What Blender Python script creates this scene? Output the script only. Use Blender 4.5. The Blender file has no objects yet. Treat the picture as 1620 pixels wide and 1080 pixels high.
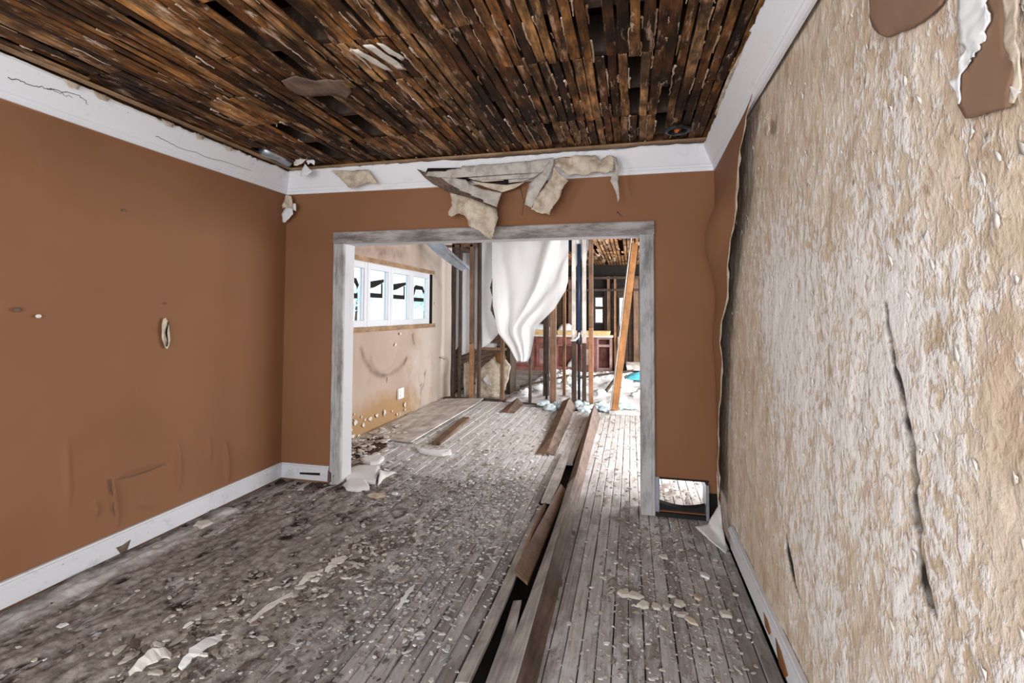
import bpy, bmesh, math, random
import numpy as np
from mathutils import Vector, Matrix, noise as mnoise
random.seed(7)
C = bpy.context.scene
COL = C.collection
PI = math.pi

# ---------------------------------------------------------------- camera
cd = bpy.data.cameras.new('camera')
cam = bpy.data.objects.new('camera', cd); COL.objects.link(cam)
F, YAW, PITCH, ROLL, SH = 783.82, 0.2347, 0.0369, 0.0049, -75.74
cd.sensor_width = 36.0; cd.lens = F / 1620 * 36.0
cd.shift_y = SH / 1620.0
cd.clip_start = 0.02; cd.clip_end = 400
fwd = Vector((-math.sin(YAW)*math.cos(PITCH), math.cos(YAW)*math.cos(PITCH), math.sin(PITCH)))
r0 = Vector((math.cos(YAW), math.sin(YAW), 0)); u0 = r0.cross(fwd)
rt = r0*math.cos(ROLL) + u0*math.sin(ROLL); up = -r0*math.sin(ROLL) + u0*math.cos(ROLL)
mw = Matrix((rt, up, -fwd)).transposed().to_4x4(); mw.translation = Vector((0, 0, 1.5))
cam.matrix_world = mw
C.camera = cam

# ---------------------------------------------------------------- light and exposure
C.view_settings.view_transform = 'Standard'
C.view_settings.look = 'None'
C.view_settings.exposure = 0.1
C.view_settings.gamma = 1.0
C.view_settings.use_curve_mapping = False
W = bpy.data.worlds.new('overcast_sky'); C.world = W; W.use_nodes = True
bg = W.node_tree.nodes['Background']
bg.inputs[0].default_value = (0.90, 0.955, 1.0, 1); bg.inputs[1].default_value = 2.0
def area(name, loc, rot, sx, sy, power, color=(1, 0.98, 0.96)):
    l = bpy.data.lights.new(name, 'AREA'); l.shape = 'RECTANGLE'; l.size = sx; l.size_y = sy
    l.energy = power; l.color = color
    o = bpy.data.objects.new(name, l); COL.objects.link(o); o.location = loc; o.rotation_euler = rot
    return o
# daylight entering by the windows behind the camera and right of the next room; the other lamps are added
area('daylight_rear_window', (-0.9, -2.45, 1.5), (PI/2, 0, 0), 2.2, 1.9, 112)
area('added_fill_right', (0.58, -1.25, 1.45), (PI/2, 0, PI/2), 1.8, 1.6, 48)  # added lamp, unseen; brightens the left wall
area('added_fill_left', (-3.0, -0.9, 1.45), (PI/2, 0, -PI/2), 2.2, 1.7, 85)  # added from behind the camera, unseen, to brighten the right wall
area('daylight_far_room', (2.42, 6.1, 1.5), (PI/2, 0, PI/2), 3.0, 1.8, 115)
area('added_fill_far_front', (1.65, 4.12, 1.45), (PI/2, 0, 0), 1.5, 1.7, 215)  # added out of view, faces the sheeting and studs to brighten them
area('added_fill_third_room', (2.42, 10.6, 1.5), (PI/2, 0, PI/2), 3.2, 1.9, 300)  # added, unseen; lights the third room and the sheeting from behind

# ---------------------------------------------------------------- node helpers
def mat(name, rough=0.8, spec=0.3):
    m = bpy.data.materials.new(name); m.use_nodes = True
    nt = m.node_tree; P = nt.nodes['Principled BSDF']
    P.inputs['Roughness'].default_value = rough
    P.inputs['Specular IOR Level'].default_value = spec
    return m, nt, P
def put(nt, sock, v):
    if hasattr(v, 'is_linked') or isinstance(v, bpy.types.NodeSocket): nt.links.new(v, sock)
    else:
        if isinstance(v, tuple) and len(v) == 3 and sock.type == 'RGBA': v = v + (1,)
        sock.default_value = v
def pos(nt, stretch=(1, 1, 1), rand=0.0, rot=(0, 0, 0)):
    g = nt.nodes.new('ShaderNodeNewGeometry'); s = g.outputs['Position']
    if rand:
        oi = nt.nodes.new('ShaderNodeObjectInfo')
        mu = nt.nodes.new('ShaderNodeMath'); mu.operation = 'MULTIPLY'
        nt.links.new(oi.outputs['Random'], mu.inputs[0]); mu.inputs[1].default_value = rand
        ad = nt.nodes.new('ShaderNodeVectorMath'); nt.links.new(s, ad.inputs[0]); nt.links.new(mu.outputs[0], ad.inputs[1]); s = ad.outputs[0]
    mp = nt.nodes.new('ShaderNodeMapping'); nt.links.new(s, mp.inputs[0])
    mp.inputs['Scale'].default_value = stretch; mp.inputs['Rotation'].default_value = rot
    return mp.outputs[0]
def noise(nt, scale, detail=5, rough=0.6, vec=None, dist=0.0):
    n = nt.nodes.new('ShaderNodeTexNoise'); n.inputs['Scale'].default_value = scale
    n.inputs['Detail'].default_value = detail; n.inputs['Roughness'].default_value = rough; n.inputs['Distortion'].default_value = dist
    nt.links.new(vec if vec is not None else pos(nt), n.inputs['Vector'])
    return n.outputs['Fac']
def ramp(nt, fac, stops, interp='LINEAR'):
    r = nt.nodes.new('ShaderNodeValToRGB'); nt.links.new(fac, r.inputs[0]); e = r.color_ramp
    e.interpolation = interp
    while len(e.elements) < len(stops): e.elements.new(0.5)
    for el, (p, c) in zip(e.elements, stops):
        el.position = p
        if not isinstance(c, tuple): c = (c, c, c)
        el.color = c + (1,) if len(c) == 3 else c
    return r.outputs[0]
def mix(nt, fac, a, b, mode='MIX'):
    n = nt.nodes.new('ShaderNodeMix'); n.data_type = 'RGBA'; n.blend_type = mode
    put(nt, n.inputs[0], fac); put(nt, n.inputs[6], a); put(nt, n.inputs[7], b)
    return n.outputs[2]
def mth(nt, op, a, b=0.0):
    n = nt.nodes.new('ShaderNodeMath'); n.operation = op; put(nt, n.inputs[0], a); put(nt, n.inputs[1], b); return n.outputs[0]
def orand(nt):
    return nt.nodes.new('ShaderNodeObjectInfo').outputs['Random']
def irand(nt):
    return nt.nodes.new('ShaderNodeNewGeometry').outputs['Random Per Island']
def attr(nt, name):
    a = nt.nodes.new('ShaderNodeAttribute'); a.attribute_name = name; return a.outputs['Fac']
def bump(nt, P, h, strength=0.4, dist=0.01):
    b = nt.nodes.new('ShaderNodeBump'); b.inputs['Strength'].default_value = strength; b.inputs['Distance'].default_value = dist
    nt.links.new(h, b.inputs['Height']); nt.links.new(b.outputs[0], P.inputs['Normal'])
def base(nt, P, v): put(nt, P.inputs['Base Color'], v)
def simple(name, c, rough=0.7, var=0.25, scale=14, stretch=(1, 1, 1), bmp=0.3, rnd=0.0, metal=0.0, spec=0.3):
    """one colour with soft uneven wear"""
    m, nt, P = mat(name, rough, spec); v = pos(nt, stretch, 9.0)
    n = noise(nt, scale, 6, 0.65, v)
    k = ramp(nt, n, [(0.3, 1 - var), (0.7, 1 + var)])
    col = mix(nt, 1.0, c, k, 'MULTIPLY')
    if rnd:
        k2 = ramp(nt, orand(nt), [(0.0, 1 - rnd), (1.0, 1 + rnd)]); col = mix(nt, 1.0, col, k2, 'MULTIPLY')
    base(nt, P, col); P.inputs['Metallic'].default_value = metal
    if bmp: bump(nt, P, n, bmp, 0.006)
    return m

MT = {}
def m_brown():
    m, nt, P = mat('brown_wall_paint', 0.75, 0.25)
    n = noise(nt, 1.1, 4, 0.55); n2 = noise(nt, 160, 2, 0.5)
    col = ramp(nt, n, [(0.3, (0.243, 0.113, 0.056)), (0.7, (0.288, 0.138, 0.072))])
    sc = ramp(nt, noise(nt, 3.0, 8, 0.75, pos(nt, (1, 1, 0.35))), [(0.66, 0.0), (0.8, 0.35)])
    col = mix(nt, sc, col, (0.36, 0.22, 0.15))
    base(nt, P, col); bump(nt, P, n2, 0.12, 0.002); return m
MT['brown'] = m_brown(); MT['faded'] = simple('faded_brown_paint', (0.25, 0.155, 0.105), 0.8, 0.1, 5, bmp=0.05)
def m_tan():
    m, nt, P = mat('lit_brown_wall_paint', 0.8, 0.2)
    n = noise(nt, 1.5, 4, 0.5)
    col = ramp(nt, n, [(0.3, (0.39, 0.30, 0.25)), (0.7, (0.46, 0.37, 0.315))])  # the brown wall paint lit brighter, that light put into a tan colour
    g = nt.nodes.new('ShaderNodeNewGeometry'); sx = nt.nodes.new('ShaderNodeSeparateXYZ'); nt.links.new(g.outputs['Position'], sx.inputs[0])
    y, z = sx.outputs[1], sx.outputs[2]
    nz = noise(nt, 3.0, 5, 0.6)
    low = mth(nt, 'ADD', z, mth(nt, 'MULTIPLY', nz, -0.5))
    f = ramp(nt, low, [(-0.1, 1.0), (0.2, 0.0)])
    col = mix(nt, f, col, (0.36, 0.23, 0.12))              # rusty tide mark above the floor
    pale = ramp(nt, mth(nt, 'ADD', mth(nt, 'MULTIPLY', y, 0.11), mth(nt, 'MULTIPLY', noise(nt, 1.6, 5, 0.6), 0.35)), [(0.92, 0.0), (1.08, 0.8)])
    col = mix(nt, pale, col, (0.56, 0.50, 0.455))
    hi = mth(nt, 'ADD', z, mth(nt, 'MULTIPLY', noise(nt, 4.0, 6, 0.6), 0.5))
    mold = ramp(nt, hi, [(2.55, 0.0), (2.9, 0.0)])
    st = ramp(nt, noise(nt, 2.4, 6, 0.7), [(0.6, 0.0), (0.7, 0.35)])
    col = mix(nt, st, col, (0.30, 0.22, 0.18))
    col = mix(nt, mth(nt, 'MULTIPLY', attr(nt, 'stain'), ramp(nt, noise(nt, 9, 5, 0.7), [(0.3, 0.35), (0.6, 1.0)])), col, (0.13, 0.085, 0.065))
    base(nt, P, col); bump(nt, P, noise(nt, 12, 5, 0.6), 0.2, 0.01); return m
MT['tan'] = m_tan()
def m_white(name, c, dirt_shade, lo=0.52, hi=0.72, amt=0.7, stretch=(1, 1, 1), sc=5.0):
    m, nt, P = mat(name, 0.6, 0.35)
    n = noise(nt, sc, 8, 0.7, pos(nt, stretch)); f = ramp(nt, n, [(lo, 0.0), (hi, amt)])
    col = mix(nt, f, c, dirt_shade)
    sp = ramp(nt, noise(nt, 45, 4, 0.7), [(0.66, 0.0), (0.72, amt)])
    col = mix(nt, sp, col, tuple(a*0.5 for a in dirt_shade))
    base(nt, P, col); bump(nt, P, n, 0.25, 0.008); return m
MT['crown'] = m_white('white_crown_paint', (0.84, 0.88, 0.95), (0.50, 0.49, 0.49), 0.58, 0.8, 0.55)
MT['baseboard'] = m_white('white_baseboard_paint', (0.72, 0.75, 0.81), (0.24, 0.21, 0.19), 0.58, 0.78, 0.8)
MT['casing'] = m_white('weathered_casing_paint', (0.50, 0.52, 0.55), (0.13, 0.125, 0.13), 0.46, 0.66, 0.85, (1, 1, 0.28), 8.0)
MT['casing_head'] = m_white('mouldy_casing_paint', (0.46, 0.445, 0.44), (0.085, 0.075, 0.075), 0.40, 0.62, 0.85, (0.3, 1, 1.5), 9.0)
MT['jamb'] = m_white('white_jamb_paint', (0.60, 0.61, 0.65), (0.28, 0.28, 0.31), 0.56, 0.8, 0.6, (1, 1, 0.25), 6.0)
MT['win'] = m_white('white_window_paint', (0.66, 0.70, 0.76), (0.35, 0.33, 0.33), 0.6, 0.8, 0.5)
MT['paper'] = m_white('torn_white_paper', (0.76, 0.74, 0.71), (0.36, 0.29, 0.21), 0.5, 0.75, 0.7, (1, 1, 1), 12.0)
MT['cream'] = m_white('stained_cream_paper', (0.66, 0.59, 0.49), (0.27, 0.18, 0.10), 0.44, 0.70, 0.85, (1, 1, 1), 13.0)
MT['greyboard'] = m_white('grey_torn_board', (0.57, 0.545, 0.51), (0.20, 0.17, 0.145), 0.44, 0.70, 0.8, (1, 1, 1), 11.0)
MT['plaster'] = m_white('broken_plaster', (0.66, 0.63, 0.58), (0.36, 0.31, 0.26), 0.52, 0.75, 0.6, (1, 1, 1), 20.0)
MT['foam'] = m_white('white_ceiling_panel', (0.80, 0.83, 0.86), (0.45, 0.45, 0.46), 0.62, 0.82, 0.5, (1, 1, 1), 7.0)
MT['dark'] = simple('dark_void', (0.012, 0.010, 0.009), 0.9, 0.3, 8, bmp=0)
MT['black'] = simple('black_plastic', (0.015, 0.015, 0.017), 0.5, 0.2, 8, bmp=0)
MT['attic'] = simple('attic_boards', (0.020, 0.009, 0.004), 1.0, 0.5, 6, (1, 1, 1), 0.3, spec=0.0)
def m_lath():
    m, nt, P = mat('stained_lath', 0.7, 0.3)
    v = pos(nt, (1, 0.09, 1), 60.0)
    grain = noise(nt, 60, 5, 0.7, v)
    tint = ramp(nt, orand(nt), [(0.0, (0.06, 0.021, 0.006)), (0.25, (0.17, 0.066, 0.018)), (0.5, (0.31, 0.13, 0.036)), (0.75, (0.43, 0.20, 0.062)), (1.0, (0.52, 0.30, 0.14))])
    col = mix(nt, 1.0, tint, ramp(nt, grain, [(0.3, 0.22), (0.7, 1.6)]), 'MULTIPLY')
    blot = ramp(nt, noise(nt, 13, 4, 0.6, pos(nt, (1, 0.4, 1), 50.0)), [(0.38, 0.25), (0.62, 1.15)])
    col = mix(nt, 1.0, col, blot, 'MULTIPLY')
    wet = ramp(nt, noise(nt, 2.2, 5, 0.65, pos(nt, (1, 0.5, 1))), [(0.42, 0.22), (0.60, 1.05)])      # water stains that run across neighbours
    col = mix(nt, 1.0, col, wet, 'MULTIPLY')
    pl = ramp(nt, noise(nt, 22, 6, 0.7, pos(nt, (1, 0.22, 1), 30.0)), [(0.56, 0.0), (0.66, 0.75)])
    col = mix(nt, pl, col, (0.50, 0.34, 0.24))
    pl2 = ramp(nt, noise(nt, 15, 5, 0.7, pos(nt, (1, 0.3, 1), 17.0)), [(0.63, 0.0), (0.69, 0.9)])
    col = mix(nt, pl2, col, (0.62, 0.52, 0.45))
    base(nt, P, col); bump(nt, P, grain, 0.6, 0.004); return m
MT['lath'] = m_lath()
def m_plank():
    m, nt, P = mat('weathered_floor_plank', 0.75, 0.3)
    v = pos(nt, (1, 0.06, 1), 40.0); grain = noise(nt, 55, 6, 0.7, v)
    tint = ramp(nt, orand(nt), [(0.0, (0.22, 0.203, 0.198)), (0.5, (0.36, 0.34, 0.335)), (1.0, (0.50, 0.485, 0.48))])
    col = mix(nt, 1.0, tint, ramp(nt, grain, [(0.25, 0.5), (0.75, 1.45)]), 'MULTIPLY')
    g = nt.nodes.new('ShaderNodeNewGeometry'); sx = nt.nodes.new('ShaderNodeSeparateXYZ'); nt.links.new(g.outputs['Position'], sx.inputs[0])
    n1 = noise(nt, 1.1, 5, 0.6)
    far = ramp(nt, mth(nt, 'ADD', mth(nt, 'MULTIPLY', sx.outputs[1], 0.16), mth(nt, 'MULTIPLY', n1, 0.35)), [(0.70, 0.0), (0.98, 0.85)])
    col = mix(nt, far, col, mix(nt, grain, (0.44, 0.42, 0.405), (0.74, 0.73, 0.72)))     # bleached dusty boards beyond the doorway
    blu = ramp(nt, noise(nt, 9, 7, 0.75, pos(nt, (1, 0.35, 1))), [(0.47, 0.0), (0.60, 0.85)])
    reg = ramp(nt, noise(nt, 0.8, 3, 0.5), [(0.38, 0.0), (0.52, 1.0)])
    col = mix(nt, mth(nt, 'MULTIPLY', blu, reg), col, (0.68, 0.70, 0.75))                # flaking pale paint
    drk = ramp(nt, noise(nt, 14, 5, 0.6, pos(nt, (1, 0.5, 1), 5.0)), [(0.62, 0.0), (0.70, 0.8)])
    col = mix(nt, drk, col, (0.045, 0.036, 0.032))
    base(nt, P, col); bump(nt, P, grain, 0.55, 0.006); return m
MT['plank'] = m_plank()
def m_right():
    m, nt, P = mat('stripped_wallpaper_backing', 0.85, 0.2)
    vo = pos(nt, (1, 1, 0.62), 0.0, (0.45, 0, 0))
    big = noise(nt, 6, 4, 0.6, vo, 0.3); mid = noise(nt, 30, 3, 0.55, vo, 0.5); fine = noise(nt, 80, 3, 0.6, vo, 0.3); tone = noise(nt, 9, 5, 0.6, vo, 0.6)
    tan = ramp(nt, tone, [(0.3, (0.48, 0.37, 0.26)), (0.5, (0.64, 0.54, 0.43)), (0.68, (0.76, 0.69, 0.59))])
    pk = ramp(nt, noise(nt, 4, 5, 0.6), [(0.56, 0.0), (0.66, 0.5)])
    tan = mix(nt, pk, tan, (0.55, 0.385, 0.285))
    s_ = mth(nt, 'ADD', mth(nt, 'ADD', mth(nt, 'MULTIPLY', big, 0.22), mth(nt, 'MULTIPLY', mid, 0.50)), mth(nt, 'MULTIPLY', fine, 0.28))
    thr = mth(nt, 'ADD', s_, attr(nt, 'white'))
    f = ramp(nt, thr, [(0.475, 0.0), (0.56, 0.92)])
    wht = mix(nt, tone, (0.70, 0.685, 0.67), (0.92, 0.92, 0.93))
    col = mix(nt, f, tan, wht)
    gap = ramp(nt, noise(nt, 38, 4, 0.6, vo, 0.8), [(0.34, 1.0), (0.41, 0.0)])
    col = mix(nt, mth(nt, 'MULTIPLY', gap, 0.6), col, (0.36, 0.25, 0.17))
    col = mix(nt, attr(nt, 'dirt_shade'), col, (0.03, 0.022, 0.017))  # crack and slit get their shade painted dark here, along with dirt
    base(nt, P, col)
    hgt = mth(nt, 'ADD', mth(nt, 'MULTIPLY', f, 0.35), mth(nt, 'ADD', mid, mth(nt, 'MULTIPLY', fine, 0.5)))
    bump(nt, P, hgt, 0.55, 0.014); return m
MT['stripped'] = m_right()
def m_mud():
    m, nt, P = mat('dried_mud_and_plaster_dust', 0.9, 0.15)
    n = noise(nt, 25, 6, 0.7)
    col = ramp(nt, n, [(0.28, (0.11, 0.092, 0.082)), (0.5, (0.30, 0.268, 0.252)), (0.72, (0.52, 0.49, 0.47))])
    col = mix(nt, attr(nt, 'pit_shade'), col, (0.035, 0.024, 0.018))  # hollows and wall feet darkened in the colour, as shade
    far = ramp(nt, attr(nt, 'pale'), [(0.0, 0.0), (1.0, 1.0)])
    col = mix(nt, far, col, ramp(nt, n, [(0.3, (0.44, 0.43, 0.43)), (0.7, (0.74, 0.75, 0.78))]))
    base(nt, P, col); bump(nt, P, noise(nt, 70, 5, 0.7), 0.7, 0.006); return m
MT['mud'] = m_mud()
def m_islands(name, stops, rough=0.8):
    m, nt, P = mat(name, rough, 0.25)
    col = ramp(nt, irand(nt), stops); n = noise(nt, 40, 4, 0.6)
    col = mix(nt, 1.0, col, ramp(nt, n, [(0.3, 0.75), (0.7, 1.2)]), 'MULTIPLY')
    base(nt, P, col); bump(nt, P, n, 0.3, 0.004); return m
MT['grit'] = m_islands('floor_grit', [(0.0, (0.07, 0.057, 0.05)), (0.3, (0.16, 0.138, 0.125)), (0.6, (0.27, 0.245, 0.23)), (0.92, (0.40, 0.38, 0.36)), (1.0, (0.72, 0.70, 0.68))])
MT['grit_pale'] = m_islands('pale_floor_grit', [(0.0, (0.24, 0.21, 0.19)), (0.4, (0.46, 0.43, 0.41)), (0.8, (0.64, 0.62, 0.60)), (1.0, (0.84, 0.83, 0.82))])
MT['key'] = m_islands('old_plaster_keys', [(0.0, (0.20, 0.11, 0.06)), (0.5, (0.42, 0.28, 0.18)), (1.0, (0.66, 0.54, 0.46))])
MT['fluff'] = m_white('insulation_fluff_white', (0.68, 0.69, 0.71), (0.36, 0.33, 0.31), 0.58, 0.8, 0.6, (1, 1, 1), 6.0)
MT['bluefluff'] = simple('pale_blue_insulation', (0.62, 0.75, 0.82), 0.9, 0.2, 12, bmp=0.5)
def m_wood(name, dark, lite, axis=(1, 0.08, 1), sc=45, rough=0.7):
    m, nt, P = mat(name, rough, 0.3); g = noise(nt, sc, 6, 0.7, pos(nt, axis, 25.0))
    w = noise(nt, 4, 4, 0.6, pos(nt, (1, 1, 1), 11.0))
    col = mix(nt, 1.0, ramp(nt, g, [(0.25, dark), (0.75, lite)]), ramp(nt, w, [(0.35, 0.65), (0.65, 1.2)]), 'MULTIPLY')
    base(nt, P, col); bump(nt, P, g, 0.4, 0.004); return m
MT['grey_board'] = m_wood('grey_floorboard', (0.22, 0.20, 0.19), (0.56, 0.54, 0.52))
MT['brown_board'] = m_wood('brown_floorboard', (0.065, 0.045, 0.035), (0.24, 0.17, 0.135))
MT['orange_board'] = m_wood('raw_orange_lumber', (0.17, 0.072, 0.022), (0.36, 0.165, 0.055), (1, 1, 0.06))
MT['stud'] = m_wood('aged_stud_wood', (0.085, 0.046, 0.028), (0.24, 0.145, 0.095), (1, 1, 0.06))
MT['stud_dark'] = m_wood('dark_stud_wood', (0.025, 0.017, 0.012), (0.09, 0.058, 0.042), (1, 1, 0.06))
MT['stud_pale'] = m_wood('whitewashed_stud_wood', (0.42, 0.38, 0.34), (0.74, 0.72, 0.70), (1, 1, 0.06))
MT['stud_orange'] = m_wood('fresh_stud_wood', (0.19, 0.09, 0.045), (0.42, 0.23, 0.125), (1, 1, 0.06))
MT['dark_board'] = m_wood('dark_wall_boards', (0.018, 0.010, 0.007), (0.085, 0.048, 0.03), (0.08, 0.08, 1))
MT['tan_strip'] = m_wood('tan_trim_strip', (0.20, 0.115, 0.06), (0.43, 0.29, 0.18), (0.1, 0.1, 1))
MT['plywood'] = m_wood('grey_plywood_sheet', (0.44, 0.39, 0.36), (0.74, 0.71, 0.69), (1, 0.12, 1), 14)
MT['cabinet'] = m_wood('faded_red_cabinet', (0.19, 0.062, 0.048), (0.34, 0.15, 0.13), (1, 1, 0.1), 18)
MT['cabinet_pink'] = m_wood('bleached_red_cabinet', (0.30, 0.18, 0.17), (0.46, 0.31, 0.29), (1, 1, 0.1), 18)
MT['yellow_board'] = simple('yellowed_board', (0.62, 0.44, 0.22), 0.8, 0.25, 8)
MT['steel'] = simple('galvanised_steel', (0.46, 0.52, 0.60), 0.38, 0.3, 7, metal=0.75)
MT['dark_steel'] = simple('dark_metal_can', (0.055, 0.06, 0.068), 0.45, 0.2, 9, metal=0.5)
MT['bulb'] = simple('orange_lamp_socket', (0.62, 0.16, 0.035), 0.5, 0.2, 20)
MT['navy'] = simple('navy_pipe', (0.02, 0.04, 0.085), 0.4, 0.2, 9)
MT['outlet'] = simple('outlet_plastic', (0.80, 0.80, 0.80), 0.4, 0.05, 9, bmp=0)
MT['snow'] = simple('pale_ground', (0.8, 0.82, 0.85), 0.9, 0.1, 2)
MT['leaf'] = simple('pale_foliage', (0.62, 0.80, 0.80), 0.8, 0.3, 3)  # distance haze put into the pale leaf colour
MT['teal'] = simple('teal_bag', (0.10, 0.42, 0.52), 0.5, 0.4, 9)
MT['bluegrey'] = simple('blue_grey_bag', (0.09, 0.12, 0.16), 0.6, 0.4, 9)
def m_sheet(back=0.35):
    m, nt, P = mat('translucent_plastic_sheet', 0.4, 0.4)
    base(nt, P, (0.90, 0.93, 0.96)); P.inputs['Transmission Weight'].default_value = 0.0
    tr = nt.nodes.new('ShaderNodeBsdfTranslucent'); tr.inputs[0].default_value = (0.95, 0.97, 1.0, 1)
    tp = nt.nodes.new('ShaderNodeBsdfTransparent'); tp.inputs[0].default_value = (0.9, 0.94, 0.98, 1)
    a = nt.nodes.new('ShaderNodeMixShader'); a.inputs[0].default_value = back
    nt.links.new(P.outputs[0], a.inputs[1]); nt.links.new(tr.outputs[0], a.inputs[2])
    b = nt.nodes.new('ShaderNodeMixShader'); put(nt, b.inputs[0], attr(nt, 'thin'))
    nt.links.new(a.outputs[0], b.inputs[1]); nt.links.new(tp.outputs[0], b.inputs[2])
    nt.links.new(b.outputs[0], nt.nodes['Material Output'].inputs[0])
    bump(nt, P, noise(nt, 6, 4, 0.5), 0.3, 0.02); return m
MT['sheet'] = m_sheet(); MT['backlit'] = m_sheet(0.3); MT['backlit'].name = 'backlit_white_sheeting'
def m_glass():
    m, nt, P = mat('window_glass', 0.05, 0.5)
    tp = nt.nodes.new('ShaderNodeBsdfTransparent'); tp.inputs[0].default_value = (0.90, 0.97, 0.97, 1)
    gl = nt.nodes.new('ShaderNodeBsdfGlossy'); gl.inputs['Roughness'].default_value = 0.03
    b = nt.nodes.new('ShaderNodeMixShader'); b.inputs[0].default_value = 0.06
    nt.links.new(tp.outputs[0], b.inputs[1]); nt.links.new(gl.outputs[0], b.inputs[2])
    nt.links.new(b.outputs[0], nt.nodes['Material Output'].inputs[0]); return m
MT['glass'] = m_glass()

# ---------------------------------------------------------------- object helpers
def tag(o, label=None, cat=None, group=None, kind=None):
    if label: o['label'] = label
    if cat: o['category'] = cat
    if group: o['group'] = group
    if kind: o['kind'] = kind
    return o
def empty(name, loc, label, cat, group=None, kind=None, rz=0.0):
    o = bpy.data.objects.new(name, None); COL.objects.link(o); o.location = loc; o.rotation_euler.z = rz
    o.empty_display_size = 0.05
    return tag(o, label, cat, group, kind)
def link(name, me, m=None, parent=None, loc=None):
    o = bpy.data.objects.new(name, me); COL.objects.link(o)
    if m is not None and not me.materials: me.materials.append(MT[m] if isinstance(m, str) else m)
    if loc is not None: o.location = loc
    if parent is not None:
        o.parent = parent
        if loc is None: o.matrix_parent_inverse = parent_inv(parent)
    return o
def wmat(o):
    return (wmat(o.parent) @ o.matrix_parent_inverse @ o.matrix_basis) if o.parent else o.matrix_basis.copy()
def parent_inv(p):
    return wmat(p).inverted()
def wob(pts, amp, n=6):
    """the polyline with extra, uneven points"""
    out = []
    for p, q in zip(pts[:-1], pts[1:]):
        for k in range(n):
            t = k/n; out.append(tuple(a + (b - a)*t + (random.uniform(-amp, amp) if k else 0) for a, b in zip(p, q)))
    return out + [tuple(pts[-1])]
class MB:
    """collects shapes (world coordinates) into one mesh"""
    def __init__(s): s.v = []; s.f = []
    def add(s, vs, fs):
        k = len(s.v); s.v += [tuple(v) for v in vs]; s.f += [tuple(i + k for i in f) for f in fs]; return s
    def box(s, a, b, c=0.0):
        """box between corners; c chamfers the edges along its longest axis"""
        d = [b[i] - a[i] for i in range(3)]; ax = max(range(3), key=lambda i: abs(d[i])); i, j = [k for k in range(3) if k != ax]
        if c <= 0: prof = [(a[i], a[j]), (b[i], a[j]), (b[i], b[j]), (a[i], b[j])]
        else: prof = [(a[i]+c, a[j]), (b[i]-c, a[j]), (b[i], a[j]+c), (b[i], b[j]-c), (b[i]-c, b[j]), (a[i]+c, b[j]), (a[i], b[j]-c), (a[i], a[j]+c)]
        vs = []
        for t in (a[ax], b[ax]):
            for p, q in prof:
                v = [0, 0, 0]; v[ax] = t; v[i] = p; v[j] = q; vs.append(v)
        n = len(prof); fs = [(k, (k+1) % n, n + (k+1) % n, n + k) for k in range(n)] + [tuple(range(n))[::-1], tuple(range(n, 2*n))]
        return s.add(vs, fs)
    def bar(s, p, q, w, h, upv=(0, 0, 1), c=0.0):
        p, q = Vector(p), Vector(q); d = (q - p).normalized(); x = d.cross(Vector(upv))
        if x.length < 1e-4: x = d.cross(Vector((0, 1, 0)))
        x.normalize(); z = x.cross(d)
        if c: pr = [(-w/2+c, -h/2), (w/2-c, -h/2), (w/2, -h/2+c), (w/2, h/2-c), (w/2-c, h/2), (-w/2+c, h/2), (-w/2, h/2-c), (-w/2, -h/2+c)]
        else: pr = [(-w/2, -h/2), (w/2, -h/2), (w/2, h/2), (-w/2, h/2)]
        n = len(pr); vs = [o + x*a + z*b for o in (p, q) for a, b in pr]
        return s.add(vs, [(k, (k+1) % n, n + (k+1) % n, n + k) for k in range(n)] + [tuple(range(n))[::-1], tuple(range(n, 2*n))])
    def tube(s, pts, r, n=8, r2=None):
        pts = [Vector(p) for p in pts]; vs = []
        for k, p in enumerate(pts):
            d = (pts[min(k+1, len(pts)-1)] - pts[max(k-1, 0)]).normalized()
            x = d.cross(Vector((0, 0, 1)));
            if x.length < 1e-3: x = d.cross(Vector((0, 1, 0)))
            x.normalize(); y = d.cross(x)
            rr = r if r2 is None else r + (r2 - r)*k/max(1, len(pts)-1)
            vs += [p + (x*math.cos(2*PI*j/n) + y*math.sin(2*PI*j/n))*rr for j in range(n)]
        fs = [(i*n + j, i*n + (j+1) % n, (i+1)*n + (j+1) % n, (i+1)*n + j) for i in range(len(pts)-1) for j in range(n)]
        return s.add(vs, fs + [tuple(range(n))[::-1], tuple(range((len(pts)-1)*n, len(pts)*n))])
    def strip(s, L, R, th):
        """plank between two 3D polylines, th thick downwards"""
        n = len(L); vs = [Vector(p) for p in L] + [Vector(p) for p in R]; dn = Vector((0, 0, -th)); vs += [v + dn for v in vs]
        a, b, c, d = 0, n, 2*n, 3*n; fs = []
        for k in range(n-1):
            fs += [(a+k, b+k, b+k+1, a+k+1), (c+k, c+k+1, d+k+1, d+k), (a+k, a+k+1, c+k+1, c+k), (b+k, d+k, d+k+1, b+k+1)]
        fs += [(a, c, d, b), (a+n-1, b+n-1, d+n-1, c+n-1)]
        return s.add(vs, fs)
    def build(s, name, m, parent=None, smooth=False):
        me = bpy.data.meshes.new(name); me.from_pydata(s.v, [], s.f)
        bm = bmesh.new(); bm.from_mesh(me); bmesh.ops.recalc_face_normals(bm, faces=bm.faces); bm.to_mesh(me); bm.free()
        if smooth: me.polygons.foreach_set('use_smooth', [True]*len(me.polygons))
        return link(name, me, m, parent)
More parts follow.
